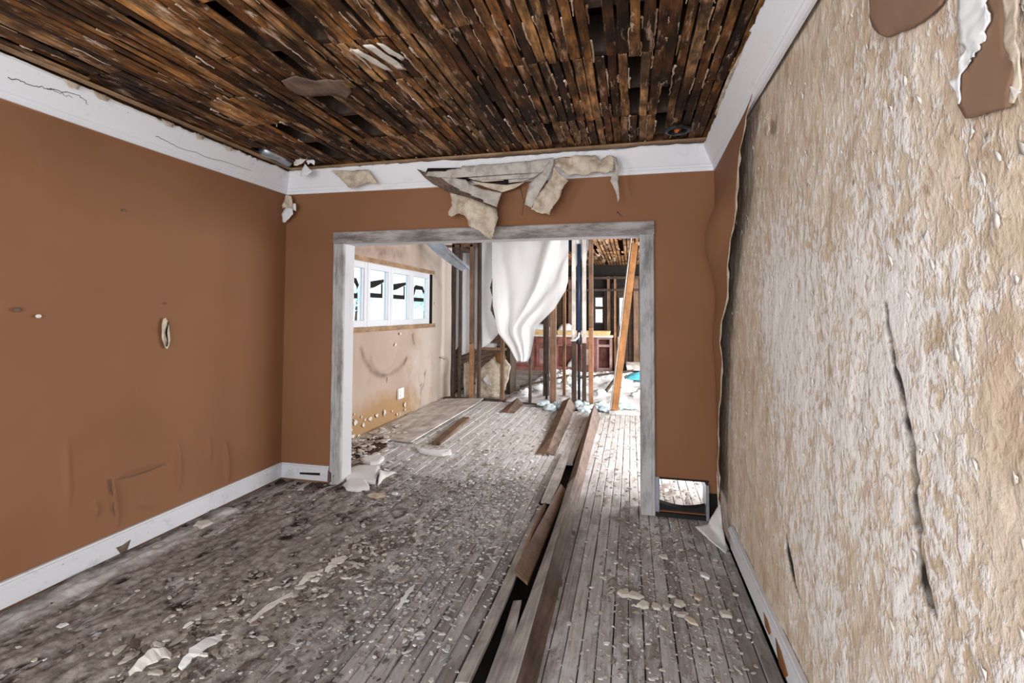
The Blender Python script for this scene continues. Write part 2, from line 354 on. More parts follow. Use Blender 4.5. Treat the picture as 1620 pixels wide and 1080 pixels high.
def vnoise(x, y, seed=0):
    """smooth value noise on numpy arrays, 0..1"""
    xi = np.floor(x).astype(np.int64); yi = np.floor(y).astype(np.int64); fx = x - xi; fy = y - yi
    fx = fx*fx*(3 - 2*fx); fy = fy*fy*(3 - 2*fy)
    def h(a, b):
        n = (a*374761393 + b*668265263 + seed*2147483647) & 0xffffffff
        n = ((n ^ (n >> 13))*1274126177) & 0xffffffff
        return ((n ^ (n >> 16)) & 0xffff) / 65535.0
    return (h(xi, yi)*(1-fx) + h(xi+1, yi)*fx)*(1-fy) + (h(xi, yi+1)*(1-fx) + h(xi+1, yi+1)*fx)*fy
def fbm(x, y, oct=4, seed=0, gain=0.5):
    a = 1.0; s = 0.0; t = 0.0
    for k in range(oct): s = s + a*vnoise(x*2**k, y*2**k, seed + k*17); t += a; a *= gain
    return s / t
def grid_mesh(name, P, m, parent=None, attrs=None, keep=None, smooth=True):
    """P: (nu, nv, 3) array of points"""
    nu, nv, _ = P.shape
    idx = np.arange(nu*nv).reshape(nu, nv)
    q = np.stack([idx[:-1, :-1], idx[1:, :-1], idx[1:, 1:], idx[:-1, 1:]], -1).reshape(-1, 4)
    if keep is not None: q = q[keep.reshape(-1)]
    me = bpy.data.meshes.new(name)
    me.vertices.add(nu*nv); me.vertices.foreach_set('co', P.reshape(-1).astype(np.float32))
    me.loops.add(len(q)*4); me.loops.foreach_set('vertex_index', q.reshape(-1).astype(np.int32))
    me.polygons.add(len(q)); me.polygons.foreach_set('loop_start', np.arange(0, len(q)*4, 4, dtype=np.int32))
    if smooth: me.polygons.foreach_set('use_smooth', np.ones(len(q), dtype=bool))
    for k, a in (attrs or {}).items():
        at = me.attributes.new(k, 'FLOAT', 'POINT'); at.data.foreach_set('value', a.reshape(-1).astype(np.float32))
    me.update(calc_edges=True); me.validate()
    if keep is not None:
        bm = bmesh.new(); bm.from_mesh(me); bmesh.ops.delete(bm, geom=[v for v in bm.verts if not v.link_faces], context='VERTS'); bm.to_mesh(me); bm.free()
    return link(name, me, m, parent)
def solid(o, th, off=0.0):
    md = o.modifiers.new('thickness', 'SOLIDIFY'); md.thickness = th; md.offset = off; return o
def scrap(name, pts, m, parent=None, amp=0.015, freq=9.0, th=0.003, seed=0, cuts=3, curl=None, smooth=True):
    """crumpled sheet with the given 3D outline"""
    bm = bmesh.new(); vs = [bm.verts.new(p) for p in pts]; f = bm.faces.new(vs)
    nrm = f.normal.copy() if f.normal.length else Vector((0, -1, 0)); f.normal_update(); nrm = f.normal.copy()
    bmesh.ops.triangulate(bm, faces=bm.faces[:])
    for _ in range(2):
        bmesh.ops.subdivide_edges(bm, edges=bm.edges[:], cuts=1 if cuts < 3 else 2 if _ == 0 else 1, use_grid_fill=True)
    bmesh.ops.triangulate(bm, faces=bm.faces[:])
    off = Vector((seed*3.7, seed*1.3, 0))
    for v in bm.verts:
        n = mnoise.fractal(v.co*freq + off, 1.0, 2.0, 3)
        d = nrm*n*amp
        if curl: d += curl(v.co)
        if v.is_boundary: d += Vector((mnoise.noise(v.co*60 + off), 0, mnoise.noise(v.co*60 - off)))*min(amp*0.35, 0.006)
        v.co += d
    bmesh.ops.recalc_face_normals(bm, faces=bm.faces)
    me = bpy.data.meshes.new(name); bm.to_mesh(me); bm.free()
    if smooth: me.polygons.foreach_set('use_smooth', [True]*len(me.polygons))
    o = link(name, me, m, parent); solid(o, th); return o
# ================================================================ STRUCTURE
XL, XR, YB, ZC = -3.05, 0.614, 3.89, 2.74       # left wall, right wall, back wall, plaster line of the ceiling
X2L, X2R, YP, YF = -3.2, 2.5, 8.15, 13.4        # far rooms: left wall, right wall, stud partition, back wall
def struct(o, label, cat): return tag(o, label, cat, None, 'structure')

# ---- floor: dark subfloor with separate strip boards
mb = MB(); mb.box((-3.6, -2.7, -0.2), (2.8, 13.8, -0.075))
floor = mb.build('floor', 'dark'); struct(floor, 'weathered strip wood floor running through the doorway', 'floor')
PW = 0.069
def plank_mesh(k):
    rng = random.Random(k); w = PW/2 - 0.0022; c = 0.004; n = 5; vs = []
    for i in range(n+1):
        t = i/n; j = rng.uniform(-0.0015, 0.0015); z = rng.uniform(-0.0025, 0.0025)
        vs += [(-w+j, t, -0.03), (-w+j, t, -c+z), (-w+c+j, t, z), (w-c+j, t, z*0.5), (w+j, t, -c+z), (w+j, t, -0.03)]
    fs = [(i*6+a, i*6+a+1, (i+1)*6+a+1, (i+1)*6+a) for i in range(n) for a in range(5)]
    fs += [(0, 1, 2, 3, 4, 5), tuple(range(n*6, n*6+6))[::-1]]
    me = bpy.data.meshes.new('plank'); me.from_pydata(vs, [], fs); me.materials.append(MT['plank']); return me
PMS = [plank_mesh(k) for k in range(6)]
rg = random.Random(3)
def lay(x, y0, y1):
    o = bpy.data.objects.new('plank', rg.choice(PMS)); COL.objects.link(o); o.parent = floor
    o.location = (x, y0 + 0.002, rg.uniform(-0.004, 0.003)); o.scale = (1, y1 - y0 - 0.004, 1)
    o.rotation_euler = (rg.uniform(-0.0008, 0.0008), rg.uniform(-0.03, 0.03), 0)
ncol = int((XR - XL)/PW) + 1
for i in range(-2, ncol + 14):
    x = XL + PW*(i + 0.5); y = 0.9 if x < XR else 4.02
    yend = 7.75 if x > -1.9 else 8.05
    if x > -1.0: yend = 7.62
    if x > -0.25: yend = 7.58
    if x < XL: y = 4.02
    if x > 0.95: continue
    gap = (-0.70 < x < -0.40)
    if gap: y = 7.3 if x > -0.6 else 5.0
    while y < yend - 0.05:
        L = rg.choice((1.1, 1.6, 2.2, 2.8)); e = y + L
        if e > yend - 0.5: e = yend
        lay(x, y, e); y = e
# behind the camera and in the unseen part of the far room the floor is plain board
mb = MB(); mb.box((-3.2, -2.6, -0.04), (0.7, 0.9, -0.004)); mb.box((0.96, 4.02, -0.04), (2.5, 7.6, -0.004))
mb.box((-3.2, 8.05, -0.07), (2.5, 13.4, -0.03)); mb.build('rough_boards', 'grey_board', floor)

# ---- ceiling: attic deck, joists, and the laths nailed under them
mb = MB(); mb.box((-3.3, -2.6, 2.99), (0.75, 3.95, 3.03)); mb.box((-3.4, 3.95, 2.99), (2.8, 13.6, 3.03)); mb.box((-3.2, -2.6, 2.80), (0.72, 0.8, 2.83))
ceiling = mb.build('ceiling', 'attic'); struct(ceiling, 'ceiling of bare brown lath under dark attic boards', 'ceiling')
JY = [0.85 + 0.405*k for k in range(8)]
for y in JY:
    MB().box((-3.15, y-0.022, 2.795), (0.68, y+0.022, 2.98)).build('joist', 'stud_dark', ceiling)
def lath_mesh(k):
    rng = random.Random(50+k); n = 7; vs = []; w0 = 0.0235
    for i in range(n+1):
        t = i/n; a = w0 + rng.uniform(-0.004, 0.003); b = w0 + rng.uniform(-0.004, 0.003); z = rng.uniform(-0.0015, 0.0015); tw = rng.uniform(-0.002, 0.002)
        vs += [(-a, t, -0.004+z-tw), (b, t, -0.004+z+tw), (b, t, 0.004+z+tw), (-a, t, 0.004+z-tw)]
    fs = [(i*4+a, i*4+(a+1) % 4, (i+1)*4+(a+1) % 4, (i+1)*4+a) for i in range(n) for a in range(4)] + [(3, 2, 1, 0), (n*4, n*4+1, n*4+2, n*4+3)]
    me = bpy.data.meshes.new('lath'); me.from_pydata(vs, [], fs); me.materials.append(MT['lath']); return me
LMS = [lath_mesh(k) for k in range(8)]
LP = 0.0575; rg = random.Random(11); lath_gaps = []
ncl = int((XR - XL)/LP) + 1
joint = None
for i in range(ncl):
    x = XL + LP*(i + 0.5)
    if i % 7 == 0 or joint is None:
        ks = [0]; 
        while ks[-1] < 7: ks.append(min(7, ks[-1] + rg.choice((1, 2, 2, 3))))
        joint = ks
    for a, b in zip(joint[:-1], joint[1:]):
        y0 = JY[a] + 0.004; y1 = JY[b] - 0.004
        if b == 7: y1 = 3.87
        if rg.random() < 0.05: continue
        if abs(x + 2.86) < 0.05 and b == 7: continue           # the hole by the corner
        o = bpy.data.objects.new('lath', rg.choice(LMS)); COL.objects.link(o); o.parent = ceiling
        dr = rg.uniform(0, 0.006); sag = rg.uniform(-0.005, 0.005)
        if rg.random() < 0.07: sag = rg.uniform(-0.03, 0.0)
        o.location = (x + rg.uniform(-0.004, 0.004), y0, 2.786 - dr); o.scale = (rg.uniform(0.88, 1.08), y1 - y0, 1)
        o.rotation_euler = (sag/(y1-y0), rg.uniform(-0.16, 0.16), rg.uniform(-0.006, 0.006))
        lath_gaps.append((x + LP/2, y0, y1))
# old plaster still squeezed between the laths
mb = MB(); rg = random.Random(5)
for k in range(520):
    x, y0, y1 = rg.choice(lath_gaps); y = rg.uniform(y0, y1); L = rg.uniform(0.03, 0.22); n = 5
    if x < -1.6 and rg.random() < 0.45: continue
    pts = []; w = rg.uniform(0.003, 0.010)
    for j in range(n+1):
        t = j/n; pts.append((x + rg.uniform(-0.004, 0.004), min(y + L*t, 3.86), 2.781 + rg.uniform(-0.004, 0.003)))
    mb.tube(pts, w*rg.uniform(0.6, 1), 5, w*0.4)
mb.build('plaster_key', 'key', ceiling)['kind'] = 'stuff'
# lath of the far rooms, too far off to pick apart
mb = MB(); rg = random.Random(6)
for i in range(78):
    x = -3.15 + 0.072*i
    for y0 in np.arange(4.1, 13.3, 1.2):
        if rg.random() < 0.10: continue
        z = 2.775 - rg.uniform(0, 0.012); mb.box((x, y0, z), (x + 0.052, y0 + 1.18, z + 0.008))
fl_ = mb.build('far_lath', 'lath', ceiling); fl_['kind'] = 'stuff'
mb = MB()
for k in range(90):
    x = rg.uniform(-1.2, 2.2); y = rg.uniform(8.4, 12.6); L = rg.uniform(0.2, 0.8)
    mb.box((x, y, 2.766), (x + rg.uniform(0.015, 0.05), y + L, 2.772))
mb.build('plaster_streak', 'key', ceiling)['kind'] = 'stuff'

# ---- left wall of the near room: sagging brown wallpaper
ny, nz = 330, 170
yy = np.linspace(0.8, YB, ny)[:, None] + np.zeros((1, nz)); zz = np.zeros((ny, 1)) + np.linspace(-0.05, 2.80, nz)[None, :]
h = 0.010*(fbm(yy*1.3, zz*0.9, 3, 4) - 0.5)
def ridge(y0, z0, y1, z1, w, a):
    d = np.array([y1-y0, z1-z0]); L = np.hypot(*d); d = d/L
    t = np.clip(((yy-y0)*d[0] + (zz-z0)*d[1])/L, 0, 1); dist = np.hypot(yy - (y0 + t*(y1-y0)), zz - (z0 + t*(z1-z0)))
    return a*np.exp(-(dist/w)**2)*np.sin(np.pi*np.clip(t*0.9+0.05, 0, 1))**0.5
for (a, b), w, am in zip([[(2.392, 0.469), (2.432, 0.19)], [(2.458, 0.467), (2.759, 0.456)], [(2.832, 0.563), (2.852, 0.277)], [(3.254, 0.454), (3.282, 0.18)], [(2.13, 0.763), (2.152, 0.409)], [(2.294, 0.363), (2.307, 0.296)], [(2.544, 0.282), (2.653, 0.221)], [(3.091, 0.566), (3.109, 0.376)]],
                         (0.012, 0.012, 0.016, 0.016, 0.02, 0.014, 0.014, 0.02), (0.024, -0.020, 0.026, 0.028, 0.014, 0.020, 0.014, 0.013)):
    h = h + ridge(a[0], a[1], b[0], b[1], w, am)
P = np.stack([XL + h, yy, zz], -1)
wl = grid_mesh('wall_left', P, 'brown'); struct(wl, 'long brown painted wall on the left with small tears and creases', 'wall')
MB().box((-3.2, -2.6, -0.05), (-3.08, 4.02, 3.0)).build('wall_core', 'attic', wl)
MB().box((-3.08, -2.5, -0.05), (XL, -1.95, 2.8)).box((-3.08, 0.15, -0.05), (XL, 0.82, 2.8)).box((-3.08, -1.95, -0.05), (XL, 0.15, 0.6)).build('wall_paper', 'brown', wl)
def wall_tear(name, pts, m, amp, seed): return scrap(name, pts, m, wl, amp, 18, 0.003, seed, 2)
oc = (-3.04, 2.706, 1.345)
wall_tear('torn_edge', [(-3.036, oc[1]+0.030*math.cos(t)*(0.9 if math.cos(t) > 0 else 1.1)-0.012*math.sin(t), oc[2]+0.105*math.sin(t)) for t in np.linspace(0, 2*PI, 14)[:-1]], 'cream', 0.006, 2)
MB().strip([(-3.029, oc[1]-0.004+0.007*math.sin(k), oc[2]-0.085+0.02*k) for k in range(9)], [(-3.029, oc[1]+0.006+0.004*math.sin(k), oc[2]-0.085+0.02*k) for k in range(9)], 0.004).build('torn_slit', 'brown_board', wl)
for (py, pz), r_ in zip([(1.871, 1.498), (1.966, 1.465), (2.401, 2.114), (2.699, 1.545)], (0.013, 0.011, 0.008, 0.006)):
    scrap('wall_nick', [(-3.040, py + r_*math.cos(t)*1.4, pz + r_*math.sin(t)) for t in np.linspace(0, 2*PI, 7)[:-1]], 'paper' if r_ == 0.011 else 'brown_board', wl, 0.002, 20, 0.003, 3, 2)
for q in [[(2.373, 0.484), (2.382, 0.417), (2.4, 0.355), (2.398, 0.299), (2.419, 0.227)], [(2.434, 0.468), (2.526, 0.458), (2.632, 0.457), (2.736, 0.468)]]:
    mb = MB(); mb.tube([(-3.044, a + random.uniform(-.004, .004), b) for a, b in q], 0.004, 5, 0.002); mb.build('wall_crack', 'brown_board', wl)
sc_ = None and [(1.899, 2.573), (2.113, 2.542), (2.269, 2.535), (2.107, 2.514), (1.988, 2.523)]
0 and scrap('scraped_paint', [(-3.043, a, b) for a, b in sc_], 'cream', wl, 0.003, 30, 0.002, 8, 2)

# ---- back wall with the wide doorway and the low duct hole
DX0, DX1, DZ = -2.44, 0.07, 2.09
VX0, VX1, VZ0, VZ1 = 0.205, 0.548, 0.035, 0.275
mb = MB(); y0, y1 = YB, YB + 0.13
for a, b in (((-3.1, y0, -0.05), (DX0-0.02, y1, 2.995)), ((DX0-0.02, y0, DZ+0.02), (DX1+0.02, y1, 2.995)), ((DX1+0.02, y0, VZ1), (0.7, y1, 2.995)),
             ((DX1+0.02, y0, -0.05), (VX0, y1, VZ1)), ((VX1, y0, -0.05), (0.7, y1, VZ1)), ((VX0, y0, -0.05), (VX1, y1, VZ0))): mb.box(a, b)
wb = mb.build('wall_back', 'brown'); struct(wb, 'brown back wall around the wide cased doorway', 'wall')
for q in [[(-0.864, 2.508), (-0.837, 2.394), (-0.847, 2.281)], [(-0.099, 2.275), (-0.056, 2.234)]]:
    MB().tube([(a, 3.886, b) for a, b in q], 0.005, 5, 0.002).build('wall_crack', 'brown_board', wb)

# ---- right wall: paper stripped to a cream and white backing
Y0 = 0.55; ny, nz = 520, 430
yy = np.linspace(0, 1, ny)[:, None]**1.25*(YB - Y0) + Y0 + np.zeros((1, nz)); zz = np.zeros((ny, 1)) + np.linspace(-0.03, 2.80, nz)[None, :]
sk = yy + 0.25*zz
h = 0.010*(fbm(sk*11, zz*6, 4, 21, 0.5) - 0.5) + 0.012*(fbm(yy*2, zz*1.4, 3, 22) - 0.5) + 0.004*(0.25 - np.abs(fbm(sk*20, zz*11, 2, 23) - 0.5))
crack = [(1.453, 1.529), (1.435, 1.446), (1.399, 1.355), (1.369, 1.27), (1.35, 1.193), (1.332, 1.119), (1.326, 1.021), (1.31, 0.945), (1.302, 0.894), (1.285, 0.86)]
cy = np.interp(zz, [c[1] for c in crack][::-1], [c[0] for c in crack][::-1])
inside = (zz < crack[0][1]) & (zz > crack[-1][1])
wd = 0.006 + 0.016*(vnoise(zz*40, zz*0 + 3.0, 5))*np.clip((crack[0][1] - zz)/0.35, 0.15, 1)
cm = np.where(inside, np.exp(-(((yy - cy) + 0.010*(vnoise(zz*28, zz*0, 9) - .5))/wd)**2), 0.0)
h = h - 0.012*cm
slit = [(2.315, 0.595), (2.286, 0.5), (2.24, 0.434), (2.151, 0.392)]
sy = np.interp(zz, [c[1] for c in slit][::-1], [c[0] for c in slit][::-1])
ts = np.clip((zz - slit[-1][1])/(slit[0][1] - slit[-1][1]), 0, 1)
hs = np.where((zz < slit[0][1]) & (zz > slit[-1][1]), (1 - np.abs((yy - sy)/(0.006 + 0.032*np.sin(np.pi*ts**0.6)))).clip(0, 1), 0)
h = h - 0.010*(hs > 0)
sg = lambda a: 1/(1 + np.exp(-a))
white = 0.22*(fbm(yy*1.3, zz*1.1, 4, 31) - 0.5)
white = white + 0.10*np.exp(-((zz - 1.10)/0.75)**2)*sg((2.5 - yy)/0.25) - 0.030
white = white - 0.10*np.exp(-((yy - 2.75)/0.38)**2)*np.exp(-((zz - 0.5)/0.7)**2) - 0.03*sg((zz - 2.0)/0.1)
white = white + 0.13*np.exp(-((yy - 2.40)/0.4)**2)*np.exp(-((zz - 1.55)/0.28)**2)
for (a, b), s_ in zip([(1.04, 1.322), (1.054, 1.166), (2.246, 0.974), (1.011, 1.658), (1.179, 1.753)], (0.13, 0.16, 0.16, 0.12, 0.15)):
    white = white - 0.12*np.exp(-((yy - a)/(s_*0.45))**2 - ((zz - b)/(s_*1.2))**2)
bul = (2.516, 2.392)
h = h + 0.02*np.exp(-((yy - bul[0])/0.035)**2 - ((zz - bul[1])/0.05)**2)
dirt_shade = np.clip(cm*2.0, 0, 1)*(0.55 + 0.6*vnoise(zz*25, yy*25, 77)) + 1.0*(hs > 0)  # painted shade of the crack and slit; dirt specks follow
for a, b in [(1.353, 1.801), (1.606, 1.879), (2.003, 1.971), (2.28, 0.626), (1.921, 0.587), (1.456, 1.827), (1.065, 1.825), (1.267, 1.673)]:
    dirt_shade = dirt_shade + 0.75*np.exp(-((yy - a)/0.006)**2 - ((zz - b)/0.009)**2)
P = np.stack([XR + 0.016 - h, yy, zz], -1)
wr = grid_mesh('wall_right', P, 'stripped', None, {'white': white, 'dirt_shade': np.clip(dirt_shade, 0, 1)})
struct(wr, 'right wall stripped of its paper to a patchy cream and white backing', 'wall')
MB().box((0.72, -0.3, -0.05), (0.85, 4.02, 3.0)).box((0.72, -2.6, -0.05), (0.85, -2.2, 3.0)).box((0.72, -2.2, -0.05), (0.85, -0.3, 0.6)).box((0.72, -2.2, 2.3), (0.85, -0.3, 3.0)).box((XR+0.016, -2.5, -0.05), (0.72, -2.2, 2.8)).box((XR+0.016, -0.3, -0.05), (0.72, 0.56, 2.8)).box((XR+0.016, -2.2, -0.05), (0.72, -0.3, 0.6)).box((XR+0.016, -2.2, 2.3), (0.72, -0.3, 2.8)).build('wall_core', 'cream', wr)  # opening behind the camera added for the right-hand fill lamp
# brown paint layer left standing next to the corner, its torn edge curling into the room
edge = [(2.543, 2.543), (2.621, 2.482), (2.723, 2.325), (2.747, 2.135), (2.794, 2.046), (2.971, 1.905), (3.042, 1.824), (3.194, 1.67), (3.373, 1.32), (3.451, 1.071), (3.515, 0.733), (3.535, 0.4)]
ez = np.array([e[1] for e in edge][::-1]); ey = np.array([e[0] for e in edge][::-1])
nv, nu = 150, 46
zz = np.zeros((nu, 1)) + np.linspace(0.24, 2.548, nv)[None, :]; tt = np.linspace(0, 1, nu)[:, None] + np.zeros((1, nv))
ye = np.interp(zz, ez, ey) + 0.03*(fbm(zz*14, zz*0, 3, 41) - 0.5)
yy = YB + 0.0 + (ye - YB)*tt
bulge = 0.014 + 0.125*np.exp(-((zz - 1.98)/0.27)**2) + 0.045*np.exp(-((zz - 1.35)/0.25)**2) + 0.018*np.exp(-((zz - 0.9)/0.3)**2)
cur = bulge*np.sin(np.pi*np.clip(tt*0.93, 0, 1))**1.3 + 0.045*tt**4*(0.5 + fbm(zz*5, zz*0 + 2, 2, 43))
P = np.stack([XR - 0.002 - cur, yy, zz], -1)
bw = grid_mesh('brown_wallpaper', P, 'brown', wr); solid(bw, 0.003)
# ragged pale backing showing along that torn edge
L_ = [(XR - 0.002 - c_ - 0.001, y_, z_) for c_, y_, z_ in zip(cur[-1][::3], ye[-1][::3], zz[-1][::3])]
R_ = [(x - 0.004 + 0.010*random.random(), y - 0.012 - 0.028*random.random(), z) for x, y, z in L_]
mb = MB(); vs = L_ + R_; n_ = len(L_); mb.add(vs, [(k, k+1, n_+k+1, n_+k) for k in range(n_-1)]); solid(mb.build('torn_edge', 'cream', wr), 0.002)
# two brown patches and their peeling paper high on the wall near the camera
p1 = [(1.448, 2.386), (1.454, 2.275), (1.438, 2.242), (1.409, 2.209), (1.369, 2.177), (1.32, 2.162), (1.272, 2.143), (1.223, 2.132), (1.187, 2.128), (1.161, 2.128), (1.143, 2.14), (1.134, 2.173)]
p2 = [(1.006, 2.086), (1.062, 2.112), (1.057, 2.038), (1.054, 1.978), (1.079, 1.961), (1.105, 1.957), (1.111, 1.902), (1.088, 1.867), (1.032, 1.857), (0.983, 1.846), (0.982, 1.875), (0.966, 1.913), (0.987, 1.943), (0.99, 1.987), (0.987, 2.073)]
solid(scrap('brown_patch', [(0.616, a, b) for a, b in p1], 'faded', wr, 0.002, 8, 0.004, 1), 0.004)
solid(scrap('brown_patch', [(0.616, a, b) for a, b in p2], 'faded', wr, 0.002, 8, 0.004, 2), 0.004)
q = [(1.082, 2.127), (1.092, 2.078), (1.097, 2.062), (1.089, 2.027), (1.083, 1.996), (1.093, 1.981), (1.099, 1.953), (1.121, 1.951), (1.098, 1.898), (1.092, 1.952), (1.072, 1.96), (1.058, 1.961), (1.069, 1.972), (1.047, 1.964), (1.052, 1.973), (1.037, 1.971), (1.04, 1.983), (1.027, 1.98), (1.026, 1.996), (1.01, 2.007), (1.005, 2.017), (1.015, 2.042), (1.019, 2.085)]
scrap('peeled_paper', [(0.608, a, b) for a, b in q], 'foam', wr, 0.006, 30, 0.003, 4)
q = [(0.961, 2.047), (0.965, 1.986), (0.962, 1.953), (0.956, 1.923), (0.94, 1.902), (0.948, 1.872), (0.955, 1.865), (0.954, 1.842), (0.944, 1.836), (0.935, 1.846), (0.93, 1.854), (0.927, 1.898), (0.933, 1.957), (0.935, 2.03)]
scrap('peeled_paper', [(0.600, a, b) for a, b in q], 'cream', wr, 0.010, 14, 0.003, 5)
q = [(0.948, 1.867), (0.927, 1.848), (0.941, 1.844)]
scrap('peeled_paper', [(0.597, a, b) for a, b in q], 'paper', wr, 0.004, 14, 0.003, 6)
q = [(2.426, 2.382), (2.365, 2.347), (2.347, 2.303), (2.378, 2.284), (2.43, 2.313)]
scrap('peeled_paper', [(0.596, a, b) for a, b in q], 'cream', wr, 0.006, 20, 0.003, 7)
# loose flakes of paper standing proud of the wall
vs, fs = [], []; rg = random.Random(9)
for k in range(170):
    y = 0.75 + 2.7*rg.random()**1.3; z = rg.uniform(0.2, 2.5); s_ = rg.uniform(0.004, 0.013); n = 9; b0 = len(vs); a0 = rg.uniform(-.5, .5)
    for j in range(n):
        t = 2*PI*j/n; u, v = s_*0.7*math.cos(t)*rg.uniform(.35, 1.3), s_*1.5*math.sin(t)*rg.uniform(.4, 1.3)
        vs.append((XR + 0.012 - 0.004*max(0, math.sin(t)) - rg.uniform(0, 0.002), y + u*math.cos(a0) - v*math.sin(a0), z + u*math.sin(a0) + v*math.cos(a0)))
    fs.append(tuple(range(b0, b0+n)))
mb = MB(); mb.v = vs; mb.f = fs; o = mb.build('paper_flake', 'paper', wr, True); o['kind'] = 'stuff'; solid(o, 0.0015)

# ---- rear of the near room, with the windows that light it (behind the camera)
mb = MB(); mb.box((-3.1, -2.62, -0.05), (-2.2, -2.5, 2.995)).box((0.2, -2.62, -0.05), (0.75, -2.5, 2.995)).box((-2.2, -2.62, -0.05), (0.2, -2.5, 0.55)).box((-2.2, -2.62, 2.45), (0.2, -2.5, 2.995))
struct(mb.build('wall_rear', 'brown'), 'brown rear wall behind the camera with its window opening', 'wall')

# ---- crown mouldings with torn upper edge
def crown(name, a, b, nd, m0, m1, label, seed, gaps=()):
    rng = random.Random(seed); a = Vector(a); b = Vector(b); nd = Vector(nd); n = 110
    prof = [(0.0, 2.552), (0.013, 2.552), (0.016, 2.575), (0.022, 2.582), (0.022, 2.596), (0.030, 2.602), (0.080, 2.705), (0.090, 2.728), (0.088, 2.742), (0.03, 2.765), (0.0, 2.765)]
    d = (b - a); L = d.length; d.normalize(); vs, fs = [], []; k_ = len(prof); w = 0.0
    for i in range(n+1):
        t = i/n; w = 0.88*w + rng.uniform(-0.0035, 0.0035)
        rag = rng.choice((0, 0, 0, 0, 0, 0, -0.004, 0.004)) + w
        for j, (u, z) in enumerate(prof):
            s = u*m0 + (L - u*m1 - u*m0)*t; jz = rag if 6 < j < 9 else 0.0; ju = 0.5*rag if 6 < j < 9 else 0.0
            p = a + d*s + nd*(u + ju); vs.append((p.x, p.y, z + jz + 0.004*math.sin(7*t + seed)))
    for i in range(n):
        for j in range(k_-1): fs.append((i*k_+j, i*k_+j+1, (i+1)*k_+j+1, (i+1)*k_+j))
    fs += [tuple(range(k_)), tuple(range(n*k_, n*k_+k_))[::-1]]
    mb = MB(); mb.add(vs, fs); return struct(mb.build(name, 'crown'), label, 'moulding')
t1 = crown('trim_1', (XL, 0.6, 0), (XL, YB, 0), (1, 0, 0), 0, 1, 'white crown moulding with ragged top edge along left wall', 1)
t2 = crown('trim_2', (XL, YB, 0), (XR, YB, 0), (0, -1, 0), 1, 1, 'white crown moulding with stained torn patches over the doorway', 2)
t3 = crown('trim_3', (XR, 0.6, 0), (XR, YB, 0), (-1, 0, 0), 0, 1, 'white crown moulding above the stripped right wall', 3)
# tan furring strip and torn ceiling edges between crown and lath
mb = MB(); mb.bar((XL+0.12, YB-0.10, 2.757), (XR-0.05, YB-0.115, 2.757), 0.05, 0.018, c=0.004); mb.build('furring_strip', 'tan_strip', t2)
q = [(-0.349, 4.221, 2.75), (-0.062, 4.4, 2.75), (0.287, 4.477, 2.75), (0.507, 4.337, 2.75), (0.548, 4.013, 2.75), (0.478, 3.967, 2.75), (0.017, 3.926, 2.75), (-0.326, 3.945, 2.75)]
scrap('torn_ceiling_edge', q, 'cream', t2, 0.008, 12, 0.006, 12)
q = [(0.647, 3.553, 2.768), (0.616, 2.842, 2.768), (0.573, 2.414, 2.768), (0.545, 2.434, 2.768), (0.533, 2.533, 2.768), (0.516, 2.748, 2.768), (0.514, 2.919, 2.768), (0.525, 3.328, 2.768)]
scrap('torn_ceiling_edge', q, 'cream', t3, 0.010, 10, 0.006, 13)
q = [(0.514, 2.315, 2.735), (0.567, 2.39, 2.735), (0.595, 2.354, 2.735), (0.585, 2.235, 2.735), (0.54, 2.189, 2.735), (0.522, 2.258, 2.735)]
scrap('torn_ceiling_edge', q, 'crown', t3, 0.012, 14, 0.005, 14)
mb = MB(); mb.bar((XL+0.115, 1.2, 2.762), (XL+0.12, YB-0.12, 2.758), 0.045, 0.012, c=0.003); mb.build('furring_strip', 'tan_strip', t1)
for k, yk in enumerate((1.98, 2.12, 2.55, 2.80, 3.05)):
    z = 2.728; L = random.uniform(0.05, 0.11)
    scrap('paper_curl', [(XL+0.098, yk, z+0.012), (XL+0.100, yk+L, z+0.010), (XL+0.108, yk+L*0.8, z-0.02), (XL+0.104, yk+L*0.3, z-0.028)], 'cream', t1, 0.006, 20, 0.002, 20+k, 2)
for q in [[(1.766, 2.649), (1.887, 2.658), (1.959, 2.67), (2.051, 2.666)], [(1.929, 2.664), (2.082, 2.69), (2.133, 2.664)], [(2.56, 2.632), (2.723, 2.615), (3.392, 2.637)]]:
    zs = [b for a, b in q]
    MB().tube([(XL+0.030+0.485*max(0, min(0.11, b-2.60))+0.001, a, b) for a, b in wob(q, 0.006, 9)], 0.0022, 5, 0.0012).build('paint_crack', 'stud_dark', t1)

# ---- baseboards
def baseboard(name, p, q, nd, label, h=0.150):
    p, q, nd = Vector(p), Vector(q), Vector(nd)
    mb = MB()
    for u0, u1, z0, z1 in ((0.0, 0.017, 0.018, h-0.035), (0.0, 0.028, h-0.036, h-0.010), (0.0, 0.019, h-0.0105, h)):
        pr = [(u0, z0), (u1, z0), (u1, z1), (u0, z1)]
        vs = [(o + nd*u).to_tuple()[:2] + (z,) for o in (p, q) for u, z in pr]
        mb.add(vs, [(0, 1, 5, 4), (1, 2, 6, 5), (2, 3, 7, 6), (3, 0, 4, 7), (3, 2, 1, 0), (4, 5, 6, 7)])
    return struct(mb.build(name, 'baseboard'), label, 'baseboard')
bl = baseboard('baseboard_left', (XL+0.004, 0.6, 0), (XL+0.004, YB, 0), (1, 0, 0), 'white baseboard along the brown left wall with a brown chip')
bb = baseboard('baseboard_back', (XL, YB, 0), (DX0-0.115, YB, 0), (0, -1, 0), 'short white baseboard in the back left corner')
br = baseboard('baseboard_right', (XR+0.012, 0.6, 0), (XR+0.012, 3.42, 0), (-1, 0, 0), 'scuffed white baseboard under the stripped right wall', 0.155)
q = [(2.411, 0.065), (2.449, 0.063), (2.5, 0.075), (2.478, 0.019), (2.443, 0.012)]
